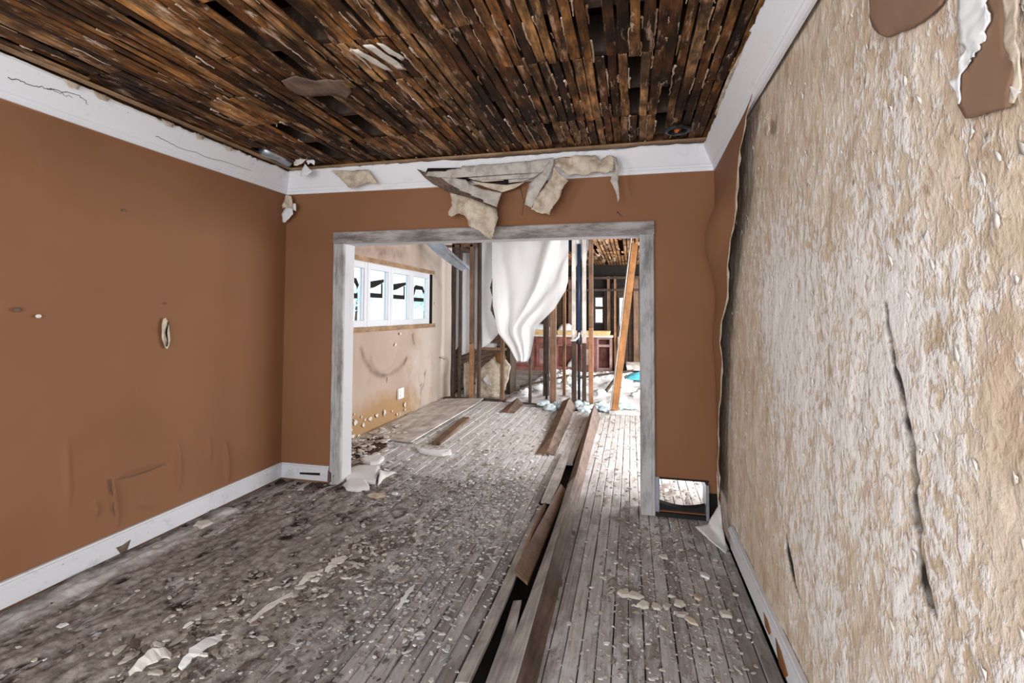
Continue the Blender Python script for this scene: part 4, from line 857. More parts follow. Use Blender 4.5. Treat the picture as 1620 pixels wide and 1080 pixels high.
# ---- the duct hole beside the doorway
dv = empty('duct_opening', (0.376, YB, VZ0), 'low square duct opening with grey metal sides beside the doorway', 'duct opening')
MB().box((VX0-0.035, YB-0.012, 0.0), (VX0, YB+0.15, VZ1+0.005), 0.003).build('side_plate', 'steel', dv)
MB().box((VX1-0.022, YB-0.035, 0.0), (VX1, YB+0.15, VZ1-0.02), 0.003).build('side_plate', 'steel', dv)
vs = []; n = 9
for k in range(n):
    t = k/(n-1); x = VX0 + (VX1-VX0-0.02)*t; z = 0.085 - 0.028*math.sin(PI*t)
    vs += [(x, YB+0.02, z), (x, YB+0.05, z+0.012), (x, YB+0.02, 0.0), (x, YB+0.05, 0.0)]
MB().add(vs, [f for k in range(n-1) for f in ((k*4, k*4+1, k*4+5, k*4+4), (k*4, k*4+4, k*4+6, k*4+2), (k*4+1, k*4+3, k*4+7, k*4+5))]).build('bottom_lip', 'black', dv)
MB().box((VX0, YB-0.02, VZ1-0.004), (VX1, YB+0.13, VZ1+0.004)).build('top_edge', 'black', dv)
MB().box((VX0-0.03, YB-0.03, 0.0), (VX1+0.045, YB+0.0, 0.028)).build('base_strip', 'black', dv)
MB().box((VX1+0.002, YB-0.004, 0.0), (XR-0.002, YB-0.0005, 0.19)).build('gap_shade_plate', 'dark', dv)  # thin dark plate on the wall, standing for a shaded gap
q = [(0.627, 3.62, 0.437), (0.594, 3.6, 0.211), (0.48, 3.45, 0.144), (0.397, 3.4, 0.14), (0.451, 3.3, 0.118), (0.546, 3.22, 0.074), (0.595, 3.3, 0.065), (0.624, 3.45, 0.151), (0.63, 3.58, 0.305)]
q = [(min(p[0], 0.565), p[1], max(p[2], 0.01)) for p in q]
o = scrap('fallen_wallpaper_flap', q, 'foam', None, 0.010, 8, 0.003, 41, 3); thing(o, 'white triangular paper flap slumped on the floor in the right corner', 'torn paper')

# ---- next room: outlet, dangling flashing, plywood, boards
oy, oz = (6.529, 0.336)
ou = empty('wall_outlet', (-3.18, oy, oz), 'white wall outlet low on the tan wall under the windows', 'outlet')
MB().box((-3.195, oy-0.085, oz-0.075), (-3.170, oy+0.085, oz+0.075), 0.004).build('cover_plate', 'outlet', ou)
for dz in (-0.032, 0.032): MB().box((-3.171, oy-0.03, oz+dz-0.02), (-3.166, oy+0.03, oz+dz+0.02), 0.004).build('socket', 'outlet', ou)
fl = [(-3.042, 6.9, 2.569), (-2.749, 6.9, 2.561), (-2.5, 7.5, 2.224), (-2.627, 7.5, 2.155)]
fs_ = empty('metal_flashing', fl[2], 'bent bluish metal strip dangling from the ceiling before the studs', 'metal strip')
L = [Vector(fl[0]).lerp(Vector(fl[3]), t) + Vector((0, 0, -0.03*math.sin(PI*t))) for t in np.linspace(0, 1, 9)]
Rr = [Vector(fl[1]).lerp(Vector(fl[2]), t) + Vector((0, 0, -0.02*math.sin(PI*t))) for t in np.linspace(0, 1, 9)]
MB().strip(L, Rr, 0.006).build('strip', 'steel', fs_)
MB().tube([tuple((L[0]+Rr[0])/2), (L[0].x*0.5+Rr[0].x*0.5, L[0].y, 2.775)], 0.006, 6).build('hanger_wire', 'dark_steel', fs_)
MB().tube([(p + q_)/2 + Vector((0, 0, 0.012)) for p, q_ in zip(L, Rr)], 0.014, 6).build('rolled_rib', 'steel', fs_)
MB().strip([p + Vector((0.0, -0.01, 0)) for p in Rr], [p + Vector((0.02, -0.01, -0.05)) for p in Rr], 0.004).build('bent_lip', 'steel', fs_)
q = [(-2.398, 8.017), (-2.908, 7.88), (-3.001, 5.588), (-2.3, 5.062), (-2.327, 5.971), (-2.365, 6.945)]
pl = MB(); top = [(-2.40, 8.02, 0.055), (-3.08, 8.02, 0.02), (-3.12, 5.55, 0.015), (-2.72, 5.30, 0.02), (-2.42, 5.25, 0.03), (-2.36, 6.6, 0.065), (-2.34, 7.4, 0.075)]
n = len(top); pl.add([(a, b, c) for a, b, c in top] + [(a, b, c-0.014) for a, b, c in top], [tuple(range(n)), tuple(range(n, 2*n))[::-1]] + [(i, (i+1) % n, n+(i+1) % n, n+i) for i in range(n)])
o = pl.build('plywood_sheet', 'plywood'); thing(o, 'warped grey plywood sheet lying along the tan wall under the windows', 'board')
b0, b1 = (-2.127, 5.268, 0.03), (-2.235, 6.564, 0.05)
o = MB().bar((b0[0]+0.0, b0[1], 0.022), (b1[0]+0.02, b1[1], 0.030), 0.10, 0.035, c=0.004).build('brown_board', 'stud', None); thing(o, 'short brown board beside the plywood sheet', 'board')
cc = [(-2.935, 4.857), (-3.012, 5.455), (-2.823, 5.442), (-2.638, 5.09), (-2.619, 4.697), (-2.736, 4.532)]  # flat dark patch laid on the boards in place of a hole
o = MB().add([(a, b, 0.006) for a, b in cc] + [(a, b, -0.002) for a, b in cc], [tuple(range(6)), tuple(range(6, 12))[::-1]] + [(i, (i+1) % 6, 6+(i+1) % 6, 6+i) for i in range(6)]).build('floor_hole_patch', simple('dark_brown_hole_patch', (0.065, 0.03, 0.02), 0.8, 0.5, 12)); thing(o, 'dark brown patch for a floor hole just inside the doorway left', 'sheet')
# white slabs of ceiling panel on the floor
def slab(name, pts, z0, z1, m, label, cat='panel piece', grp=None, tilt=0.0, amp=0.004, seed=1):
    bm = bmesh.new(); n = len(pts)
    cx = sum(p[0] for p in pts)/n; cy_ = sum(p[1] for p in pts)/n
    tv = [bm.verts.new((a, b, z1 + tilt*(b - cy_) + amp*mnoise.noise(Vector((a*20, b*20, seed))))) for a, b in pts]
    iv = [bm.verts.new((cx + (a-cx)*0.82, cy_ + (b-cy_)*0.82, z1 + 0.006 + tilt*(b-cy_)*0.8 + 1.5*amp*mnoise.noise(Vector((a*15, b*15, seed+3))))) for a, b in pts]
    bv = [bm.verts.new((cx + (a-cx)*0.97, cy_ + (b-cy_)*0.97, z0)) for a, b in pts]
    for i in range(n):
        j = (i+1) % n; bm.faces.new((tv[i], tv[j], iv[j], iv[i])); bm.faces.new((bv[i], bv[j], tv[j], tv[i]))
    bm.faces.new(iv); bm.faces.new(bv[::-1]); bmesh.ops.recalc_face_normals(bm, faces=bm.faces)
    me = bpy.data.meshes.new(name); bm.to_mesh(me); bm.free(); o = link(name, me, m); 
    return tag(o, label, cat, grp)
slab('ceiling_panel_piece', [(-2.554, 4.147), (-2.479, 4.261), (-2.292, 4.29), (-2.22, 4.122), (-2.143, 3.938), (-2.259, 3.908), (-2.421, 3.933)], 0.0, 0.045, 'foam', 'larger white panel piece behind, beside the left casing foot', tilt=0.05)
slab('ceiling_panel_piece', [(-2.377, 3.814), (-2.385, 3.925), (-2.244, 3.945), (-2.128, 3.815), (-2.202, 3.751), (-2.301, 3.741)], 0.0, 0.035, 'foam', 'smaller white panel piece in front, by the left casing foot', tilt=0.05, seed=4)
o = scrap('crumpled_paper', [(-2.256, 4.2, 0.05), (-2.095, 4.245, 0.02), (-2.129, 4.114, 0.03), (-2.106, 3.913, 0.01), (-2.149, 4.014, 0.06)], 'foam', None, 0.02, 12, 0.003, 44, 2); thing(o, 'crumpled white paper wedge right of the white panel pieces', 'torn paper')
slab('ceiling_panel_piece', [(-2.632, 4.51), (-2.621, 4.625), (-2.519, 4.697), (-2.426, 4.63), (-2.393, 4.465), (-2.446, 4.389), (-2.531, 4.409)], 0.0, 0.03, 'foam', 'white panel piece lying on the edge of the dark floor hole', seed=6)
slab('ceiling_panel_piece', [(-2.324, 5.132), (-2.232, 5.026), (-2.127, 5.003), (-1.987, 5.014), (-1.887, 5.09), (-1.824, 4.959), (-1.895, 4.87), (-2.039, 4.88), (-2.179, 4.94)], 0.0, 0.022, 'foam', 'long white panel sliver at the near end of the plywood', seed=7)

# ---- buckled floorboards running down the middle
def board(name, L, R, th, m, label, grp=None):
    o = MB().strip(L, R, th).build(name, m); return tag(o, label, 'board', grp)
ys = [1.15, 1.6, 2.0, 2.6, 3.1, 3.7, 4.3, 5.0, 5.8, 6.6, 7.25]
def ip(y, a, b): return np.interp(y, a, b)
ry, rx, rz_ = (1.15, 2.0, 2.8, 3.5, 4.4, 5.5, 7.25), (-0.435, -0.435, -0.445, -0.45, -0.458, -0.475, -0.50), (0.045, 0.055, 0.075, 0.085, 0.10, 0.13, 0.20)
rx_r = (-0.375, -0.375, -0.385, -0.40, -0.41, -0.42, -0.43); rx_l = (-0.53, -0.53, -0.52, -0.52, -0.53, -0.55, -0.585)
ridge_ = [(float(ip(y, ry, rx)), y, float(ip(y, ry, rz_)) + 0.004*math.sin(5*y)) for y in ys]
board('buckled_floorboard', [(p[0]-0.002, p[1], p[2]) for p in ridge_], [(float(ip(p[1], ry, rx_r)), p[1], 0.004) for p in ridge_], 0.018, 'brown_board', 'long dark brown floorboard buckled on its edge down the middle of the floor')
board('buckled_floorboard', [(float(ip(p[1], ry, rx_l)), p[1], 0.010 + 0.02*(p[1] > 4.2)) for p in ridge_ if p[1] < 4.4], [(p[0]-0.004, p[1], p[2]+0.004) for p in ridge_ if p[1] < 4.4], 0.016, 'grey_board', 'long grey floorboard leaning up against the dark buckled one')
board('buckled_floorboard', [(float(ip(p[1], ry, rx_l)), p[1], 0.02) for p in ridge_ if p[1] > 4.2], [(p[0]-0.004, p[1], p[2]+0.004) for p in ridge_ if p[1] > 4.2], 0.016, 'stud', 'far brown floorboard tented up against the dark buckled one')
sl = [(-0.641, 1.949, 0.012), (-0.635, 2.25, 0.012), (-0.635, 2.673, 0.012), (-0.645, 3.27, 0.012), (-0.638, 3.835, 0.012)]
board('loose_floorboard', [(p[0]-0.055, p[1], 0.006) for p in sl], [(p[0]+0.006, p[1], 0.016) for p in sl], 0.02, 'grey_board', 'grey floorboard edging the left side of the long gap')
sl = [(-0.584, 2.008, -0.02), (-0.588, 2.245, -0.02), (-0.606, 2.598, -0.02)]; sr = [(-0.516, 2.025, -0.02), (-0.526, 2.283, -0.02), (-0.561, 2.639, -0.02)]
board('sunken_floorboard', sl, [(b[0], a[1], b[2]+0.01) for a, b in zip(sl, sr)], 0.02, 'grey_board', 'short grey board sunk inside the long floor gap near the camera')
sl = [(-0.628, 2.70, 0.085), (-0.618, 3.0, 0.075), (-0.60, 3.5, 0.065), (-0.575, 4.2, 0.06)]
board('broken_floorboard', sl, [(-0.555, 2.72, 0.02), (-0.55, 3.0, 0.015), (-0.545, 3.5, 0.012), (-0.53, 4.2, 0.02)], 0.018, 'stud_orange' if False else 'stud', 'broken brown floorboard tilted up in the middle of the gap')
sl = [(-0.674, 3.813, 0.05), (-0.685, 4.419, 0.05), (-0.687, 5.249, 0.05)]; sr = [(-0.589, 3.77, 0.05), (-0.599, 4.371, 0.05), (-0.616, 5.268, 0.05)]
board('broken_floorboard', sl, [(b[0], a[1], b[2]) for a, b in zip(sl, sr)], 0.018, 'grey_board', 'pale splintered floorboard end past the tilted brown one')
board('splinter', [(-0.60, 3.05, 0.05), (-0.60, 3.5, 0.045), (-0.61, 4.0, 0.04)], [(-0.585, 3.05, 0.05), (-0.583, 3.5, 0.045), (-0.595, 4.0, 0.04)], 0.012, 'tan_strip', 'thin tan splinter lying along the tilted brown floorboard') if False else None
sl = [(-0.645, 2.95, 0.045), (-0.65, 3.4, 0.042), (-0.655, 3.9, 0.035)]
board('wood_splinter', sl, [(p[0]+0.018, p[1], p[2]+0.004) for p in sl], 0.012, 'tan_strip', 'thin tan splinter lying beside the tilted brown floorboard')
fr_ = [(-0.86, 5.2, 0.03), (-0.88, 5.9, 0.07), (-0.90, 6.8, 0.12), (-0.925, 7.6, 0.16), (-0.93, 7.9, 0.15)]
board('buckled_floorboard', [(p[0]-0.11, p[1], max(0.012, p[2]-0.055)) for p in fr_], fr_, 0.02, 'stud', 'brown floorboard humped up near the insulation, sloping left')
board('buckled_floorboard', fr_, [(p[0]+0.085, p[1], 0.006) for p in fr_], 0.02, 'brown_board', 'dark floorboard humped up near the insulation, facing right')
fr_ = [(-1.78, 7.2, 0.02), (-1.79, 7.6, 0.06), (-1.80, 7.95, 0.10)]
board('buckled_floorboard', [(p[0]-0.12, p[1], 0.008) for p in fr_], fr_, 0.02, 'stud', 'small brown floorboard end kicked up before the studs')
board('buckled_floorboard', fr_, [(p[0]+0.10, p[1], 0.006) for p in fr_], 0.02, 'brown_board', 'small dark floorboard end behind the kicked up one before the studs')
q = [(-0.31, 7.50), (0.5, 7.50), (0.9, 7.56), (0.9, 7.66), (-0.31, 7.62)]
o = MB().add([(a, b, 0.05) for a, b in q] + [(a, b, 0.0) for a, b in q], [tuple(range(5)), tuple(range(5, 10))[::-1]] + [(i, (i+1) % 5, 5+(i+1) % 5, 5+i) for i in range(5)]).build('threshold_board', 'plywood'); thing(o, 'pale board edge lying across the floor under the leaning stud', 'board')
p0, p1_ = (-0.238, 7.58, 0.007), (0.067, 7.85, 2.565)
o = MB().bar((p0[0], 7.58, 0.052), (p1_[0], 7.85, min(p1_[2], 2.70)), 0.10, 0.05, (0.32, -0.95, 0), 0.003); o = o.build('leaning_stud', 'orange_board'); thing(o, 'raw orange timber leaning upright at the right of the doorway view', 'timber')
o = MB().bar((p0[0]-0.053, 7.575, 0.06), (p1_[0]-0.052, 7.845, 2.66), 0.012, 0.04, (0.32, -0.95, 0)).build('pale_edge', 'stud_pale', o)

# ---- plastic sheeting on the partition
SY = 8.07
nu, nv = 60, 90
def sheet_grid(name, left, right, top, bot, label, seed, amp=0.05, y=SY, thin=None, m='sheet', front=0.0):
    """left/right: x(z-fraction) polylines, bot: bottom z along u; v runs from the top down"""
    u = np.linspace(0, 1, nu)[:, None] + np.zeros((1, nv)); v = np.zeros((nu, 1)) + np.linspace(0, 1, nv)[None, :]
    zt = np.interp(u, top[0], top[1]); zb = np.interp(u, bot[0], bot[1]); z = zt + (zb - zt)*v
    xl = np.interp(z, left[1][::-1], left[0][::-1]); xr = np.interp(z, right[1][::-1], right[0][::-1])
    x = xl + (xr - xl)*u
    fold = amp*(v**0.7)*(np.sin(9*u + 3*v + seed) + 0.6*np.sin(21*u - 4*v + 2*seed)) + 0.03*(fbm(u*5, v*5, 3, seed) - .5) + 0.16*np.exp(-((u - (0.99 - 0.62*v))/(0.05 + 0.03*v))**2)*np.clip((0.8 - v)*4, 0, 1) - 0.07*np.exp(-((u - (0.80 - 0.45*v))/0.07)**2)*np.clip((0.85 - v)*4, 0, 1) + 0.05*np.exp(-((u - 0.10 - 0.25*v)/0.05)**2)*v
    P = np.stack([x, np.minimum(y - front*v - np.abs(amp)*1.6*v + fold, y), z], -1)
    t = np.zeros_like(u) if thin is None else thin(u, v, x, z)
    o = grid_mesh(name, P, m, None, {'thin': t}); return o
ps = sheet_grid('plastic_sheet', ([-2.28, -2.26, -2.22, -2.12, -1.93, -1.80], [2.76, 2.3, 1.6, 1.15, 0.92, 0.70]), ([-0.98, -0.98, -1.02, -1.20, -1.50, -1.54, -1.58, -1.62], [2.76, 2.0, 1.85, 1.55, 1.25, 1.0, 0.78, 0.70]),
                ([0, 1], [2.755, 2.755]), ([0, 0.25, 0.5, 1], [0.70, 0.70, 0.70, 0.70]), '', 3, 0.045, SY - 0.02, lambda u, v, x, z: 0.03 + 0.42*np.clip((u - 0.72)/0.28, 0, 1)*np.clip((2.3 - z)/0.6, 0, 1), 'sheet', 0.10)
thing(ps, 'large white plastic sheet hanging to a point in front of the studs', 'plastic sheet')
def flat_sheet(name, pts, m, label, seed, amp=0.012, y=8.21):
    o = scrap(name, [(a, y, b) for a, b in pts], m, None, amp, 6, 0.004, seed, 3); return thing(o, label, 'sheeting')
flat_sheet('white_sheeting', [(-2.533, 2.741), (-2.169, 2.73), (-2.19, 2.512), (-2.325, 2.406), (-2.29, 2.187), (-2.356, 1.914), (-2.31, 1.751), (-2.342, 1.533), (-2.183, 1.21), (-2.216, 1.101), (-2.383, 0.936), (-2.496, 0.879)], 'backlit', 'white wall sheeting with a ragged right edge left of the plastic sheet', 51)
flat_sheet('white_sheeting', [(-2.636, 2.744), (-2.567, 2.742), (-2.553, 0.933), (-2.598, 0.845), (-2.633, 0.877)], 'backlit', 'narrow white strip of sheeting between the two middle left studs', 52)
flat_sheet('white_sheeting', [(-2.878, 2.528), (-2.692, 2.524), (-2.678, 0.821), (-2.862, 0.74)], 'backlit', 'white sheeting strip behind the second stud bay from the left', 53)
flat_sheet('white_sheeting', [(-3.017, 2.364), (-2.924, 2.396), (-2.91, 0.925), (-2.956, 0.837), (-3.014, 0.857)], 'backlit', 'white sheeting strip in the stud bay against the tan wall', 54)
flat_sheet('white_sheeting', [(-0.941, 2.716), (-0.659, 2.707), (-0.701, 2.373), (-0.773, 2.322), (-0.805, 2.533), (-0.867, 2.272), (-0.93, 2.062)], 'backlit', 'white sheeting remnant at the top right of the plastic sheet', 55)
flat_sheet('dark_sheeting', [(-2.2, 2.713), (-1.371, 2.733), (-0.944, 2.72), (-0.944, 2.54), (-1.209, 2.493), (-1.338, 2.539), (-1.425, 2.627), (-1.533, 2.587), (-1.686, 2.504), (-1.863, 2.552), (-2.086, 2.601)], 'navy', 'dark navy torn sheeting along the top of the plastic sheet', 56)
flat_sheet('cardboard_scrap', [(-2.816, 0.602), (-2.736, 0.637), (-2.676, 0.335), (-2.685, 0.032), (-2.799, 0.027), (-2.825, 0.33)], 'cream', 'tan board scrap standing at the foot of the left studs', 57)
# pipes between the right hand studs
pp = empty('drain_pipe', (-0.82, YP, 0), 'dark navy vent pipe rising between the right hand studs', 'pipe')
MB().tube([(-0.82, YP+0.01, 1.12), (-0.82, YP+0.01, 2.62)], 0.032, 12).build('upper_pipe', 'navy', pp, True)
MB().tube([(-0.82, YP+0.01, -0.03), (-0.82, YP+0.01, 1.0)], 0.022, 12).build('lower_pipe', 'black', pp, True)
MB().tube([(-0.82, YP+0.01, 0.98), (-0.82, YP+0.01, 1.13)], 0.040, 12).build('coupling', 'dark_steel', pp, True)
MB().tube([(-0.95, YP-0.07, 1.04), (-0.87, YP-0.08, 1.05), (-0.82, YP-0.07, 1.10), (-0.81, YP-0.06, 1.17)], 0.018, 10).build('white_elbow', 'outlet', pp, True)
o = MB().tube([(-1.38, YP+0.15, -0.03), (-1.38, YP+0.15, 0.42), (-1.38, YP+0.15, 0.46)], 0.02, 10).build('capped_pipe', 'dark_steel', None, True); thing(o, 'short dark pipe stub standing between the middle studs', 'pipe')

# ---- third room: fallen plaster, cabinets and worktop
fp = empty('fallen_wallboard', (-2.45, 8.6, 0), 'stained piece of wallboard leaning behind the left studs', 'wallboard')
A = [(-2.715, 0.399), (-2.562, 0.539), (-2.363, 0.713), (-2.27, 0.749), (-2.154, 0.618), (-2.084, 0.531), (-2.117, 0.307), (-2.197, 0.06), (-2.312, -0.012), (-2.593, -0.024), (-2.735, 0.014)]
scrap('board_face', [(a, 8.55 + 0.15*(b), b) for a, b in A], 'cream', fp, 0.05, 5, 0.02, 61, 3)
A = [(-2.568, 0.298), (-2.487, 0.39), (-2.44, 0.302), (-2.392, 0.17), (-2.486, 0.211)]
scrap('torn_paper', [(a, 8.47 + 0.15*b, b) for a, b in A], 'paper', fp, 0.02, 9, 0.004, 62, 2)
A = [(-2.379, 0.749), (-2.239, 0.797), (-2.146, 0.688), (-2.238, 0.552), (-2.331, 0.616)]
scrap('rust_stain', [(a, 8.49 + 0.15*b, b) for a, b in A], 'orange_board', fp, 0.02, 9, 0.004, 63, 2)
sh = empty('kitchen_shelf', (-2.6, 9.2, 0.8), 'broken brown shelf with debris behind the left studs', 'shelf')
MB().box((-3.2, 9.0, 0.78), (-2.25, 9.5, 0.83)).build('shelf_board', 'tan_strip', sh)
MB().box((-3.2, 9.0, 1.12), (-2.2, 9.5, 1.16)).build('shelf_board', 'stud', sh)
MB().box((-2.25, 9.0, -0.03), (-2.18, 9.5, 1.18)).build('end_post', 'stud_dark', sh)
slab('plaster_block', [(-2.72, 9.02), (-2.50, 9.02), (-2.48, 9.15), (-2.70, 9.16)], 0.83, 0.90, 'foam', 'pale plaster block resting on the broken brown shelf', 'plaster')
YC = 12.85
def cabinet(x0, x1, label, openf, m, drawer_open=False):
    c = empty('base_cabinet', ((x0+x1)/2, YC+0.3, -0.03), label, 'cabinet'); z0, z1 = -0.03, 0.86
    b = MB(); b.box((x0, YC+0.02, z0), (x0+0.02, YC+0.42, z1)).box((x1-0.02, YC+0.02, z0), (x1, YC+0.42, z1)).box((x0, YC+0.40, z0), (x1, YC+0.42, z1)).box((x0, YC+0.02, z0+0.08), (x1, YC+0.42, z0+0.1))
    b.build('body', 'cabinet', c)
    f = MB(); w = 0.06
    f.box((x0, YC, z0), (x0+w, YC+0.02, z1)).box((x1-w, YC, z0), (x1, YC+0.02, z1)).box((x0+w, YC, z1-0.05), (x1-w, YC+0.02, z1)).box((x0+w, YC, z1-0.24), (x1-w, YC+0.02, z1-0.18)).box((x0+w, YC, z0), (x1-w, YC+0.02, z0+0.12))
    f.build('face_frame', m, c)
    if not drawer_open: MB().box((x0+w-0.015, YC-0.02, z1-0.185), (x1-w+0.015, YC+0.0, z1-0.045), 0.005).build('drawer_front', m, c)
    if not openf:
        d = MB().box((x0+w-0.015, YC-0.02, z0+0.11), (x1-w+0.015, YC, z1-0.235), 0.005).build('door', m, c)
        MB().box((x0+w+0.06, YC-0.026, z0+0.19), (x1-w-0.06, YC-0.019, z1-0.31), 0.004).build('door_panel', 'cabinet_pink', d)
    MB().box((x0+0.03, YC+0.05, z0), (x1-0.03, YC+0.40, z0+0.08)).build('toe_kick', 'dark', c)
    return c
cabinet(-3.18, -2.46, 'closed red kitchen cabinet mostly behind the plastic sheet tip', False, 'cabinet')
cabinet(-2.45, -1.90, 'closed red kitchen cabinet with a panelled door left of the thick stud', False, 'cabinet')
cabinet(-1.89, -1.30, 'open doorless red kitchen cabinet right of the thick stud', True, 'cabinet')
cabinet(-1.29, -0.86, 'narrow closed red kitchen cabinet behind the pipes', False, 'cabinet')
cabinet(-0.85, -0.46, 'bleached pink open cabinet at the right end of the row', True, 'cabinet_pink', True)
wt = MB().box((-3.2, YC-0.05, 0.86), (-0.44, YC+0.43, 0.91), 0.006).build('worktop', 'plaster'); thing(wt, 'long pale worktop running over the red kitchen cabinets', 'worktop')
def lump(name, x0, x1, y, z0, hgt, m, label, cat, seed, d=0.3):
    n, k = 16, 10; u = np.linspace(0, 1, n)[:, None] + np.zeros((1, k)); v = np.zeros((n, 1)) + np.linspace(0, 1, k)[None, :]
    e = (np.sin(PI*u)*np.sin(PI*v))**0.5; z = z0 + hgt*e*(0.6 + 0.7*fbm(u*4, v*3, 3, seed))
    x = x0 + (x1-x0)*u; yv = y + d*v; P = np.stack([x, yv, z], -1)
    o = grid_mesh(name, P, m); return thing(o, label, cat) if label else o
slab('yellow_board', [(-2.75, YC-0.03), (-1.95, YC-0.03), (-1.95, YC+0.35), (-2.75, YC+0.35)], 0.912, 1.03, 'yellow_board', 'yellowed board stack on the worktop left of the thick stud', 'board')
slab('yellow_board', [(-1.86, YC-0.03), (-0.50, YC-0.02), (-0.50, YC+0.35), (-1.86, YC+0.35)], 0.912, 1.02, 'yellow_board', 'yellowed board lying on the worktop right of the thick stud', 'board')
lump('white_bag', -2.78, -2.0, YC+0.02, 1.03, 0.17, 'foam', 'white crumpled bag on the worktop left of the thick stud', 'bag', 71)
lump('white_bag', -1.86, -1.42, YC+0.02, 1.02, 0.20, 'foam', 'white crumpled bag on the worktop right of the thick stud', 'bag', 72)
lump('white_bundle', -1.62, -1.40, YC+0.08, 0.07, 0.20, 'foam', 'white bundle lying inside the open red cabinet', 'bag', 73)
lump('blue_grey_bag', -0.42, -0.02, YC-0.35, -0.04, 0.30, 'bluegrey', 'dark blue grey bag beside the pink cabinet', 'bag', 74)
lump('teal_bag', -0.12, 0.9, YC-2.2, 0.10, 0.17, 'teal', 'teal plastic bag on the rubble behind the leaning timber', 'bag', 75)
o = slab('grey_panel', [(-0.10, YC-1.0), (1.2, YC-1.1), (1.2, YC-0.2), (-0.1, YC-0.1)], 0.16, 0.27, 'plywood', 'grey panel lying flat at the far right of the kitchen', 'panel piece')
for (x, z0, w, m) in ((-0.33, 0.0, 0.06, 'yellow_board'), (-0.21, 0.0, 0.05, 'yellow_board')):
    pass
o = MB().bar((-0.30, YC+0.2, 0.0), (-0.28, YC+0.42, 0.86), 0.09, 0.04).build('yellow_plank', 'yellow_board'); thing(o, 'yellow plank standing upright beside the pink cabinet', 'board')
for a, b, r, lab in (((-1.05, 10.2, 0.16), (0.05, 10.6, 0.30), 0.022, 'dark pole lying across the white rubble behind the right studs'), ((-2.05, 9.3, 0.08), (-1.2, 9.9, 0.24), 0.02, 'dark pole lying across the white rubble behind the middle studs'), ((-0.42, 8.9, 0.12), (-0.24, 9.3, 0.34), 0.03, 'short dark stick poking out of the insulation by the leaning timber')):
    o = MB().tube([a, b], r, 8).build('fallen_pole', 'stud_dark'); thing(o, lab, 'pole')
# trees outside the long window
def tree(x, y, hgt, label, seed):
    t = empty('bare_tree', (x, y, -0.5), label, 'tree'); rng = random.Random(seed)
    MB().tube([(x, y, -0.5), (x+0.1, y, hgt*0.5), (x, y+0.2, hgt)], 0.16, 8, 0.05).build('trunk', 'stud_dark', t)
    mb = MB()
    for k in range(500):
        a, b = rng.uniform(0, 2*PI), rng.gauss(0, 0.5); r = 1.7*rng.random()**0.4
        p = Vector((x + r*math.cos(a)*math.cos(b), y + r*math.sin(a)*math.cos(b), hgt*0.75 + r*math.sin(b))); s_ = rng.uniform(0.08, 0.18)
        q1 = Vector((rng.uniform(-1, 1), rng.uniform(-1, 1), rng.uniform(-1, 1)))*s_; q2 = Vector((rng.uniform(-1, 1), rng.uniform(-1, 1), rng.uniform(-1, 1)))*s_
        mb.add([p - q1, p + q2, p + q1, p - q2], [(0, 1, 2, 3)])
    o = mb.build('foliage', 'leaf', t); o['kind'] = 'stuff'
tree(-24.0, 40.0, 3.6, 'leafy tree seen through the nearest window sash', 1)
tree(-18.5, 42.5, 3.4, 'leafy tree seen through the farthest window sash', 2)
# ================================================================ RUBBLE
# dried mud and dust caking the boards: one sheet that dips under the clean places
def mud(name, x0, x1, y0, y1, nx, ny, hfun, label, m='mud'):
    X_ = np.linspace(x0, x1, nx)[:, None] + np.zeros((1, ny)); Y_ = np.zeros((nx, 1)) + np.linspace(y0, y1, ny)[None, :]
    z, pale, pit_shade = hfun(X_, Y_)
    if y1 < 7: z = np.where((Y_ > YB - 0.035) & (Y_ < YB + 0.17) & ((X_ < -2.55) | (X_ > 0.05)), -0.1, z)
    P = np.stack([X_, Y_, z], -1)
    zc = np.maximum(np.maximum(z[:-1, :-1], z[1:, :-1]), np.maximum(z[1:, 1:], z[:-1, 1:]))
    o = grid_mesh(name, P, m, None, {'pale': pale, 'pit_shade': pit_shade}, zc > -0.006)
    return tag(o, label, 'dust', None, 'stuff')
def h1(x, y):
    lumps = 0.040*(fbm(x*10, y*4.5, 5, 101, 0.62) - 0.47) + 0.026*(fbm(x*30, y*13, 3, 102) - 0.5)
    dens = 0.022*np.clip((-1.15 - x)/0.8, 0, 1)*np.clip((4.6 - y)/1.5, 0, 1) - 0.010 + 0.010*(fbm(x*1.3, y*0.9, 3, 103) - 0.5)*2
    dens = dens - 0.02*np.clip((y - 4.4)/1.2, 0, 1)
    band = np.clip(1 - np.abs(x + 2.90 - 0.04*fbm(x*0, y*3, 2, 105))/0.11, 0, 1)*(y < 3.2)
    dens = dens + 0.014*band
    chan = np.exp(-((x + 0.55)/0.17)**2)
    hole = np.exp(-((fbm(x*11, y*7, 2, 107) - 0.74)/0.05)**2)*(x < -1.4)
    return np.minimum(lumps + dens - 0.08*chan - 0.012*hole, 0.045), np.clip(band*1.6*fbm(x*6, y*6, 3, 106)*1.6 + 1.2*np.clip((fbm(x*9, y*4, 4, 108, 0.6) - 0.42)*6, 0, 1)*np.exp(-((x + 1.15)/0.55)**2)*np.exp(-((y - 3.6)/1.3)**2), 0, 1), np.clip(hole*1.2 + 1.6*np.clip(0.47 - fbm(x*30, y*13, 3, 102), 0, 1)*(x < -1.2) + 0.8*np.exp(-((y - 3.82)/0.12)**2)*(x < -2.3) + 0.5*np.exp(-((x + 2.99)/0.04)**2), 0, 1)  # last value is painted shade: hollows, low lumps and wall feet
mud('dried_mud', XL+0.03, XR-0.02, 1.2, 6.6, 250, 300, h1, 'dried grey brown mud and dust caked over the floorboards')
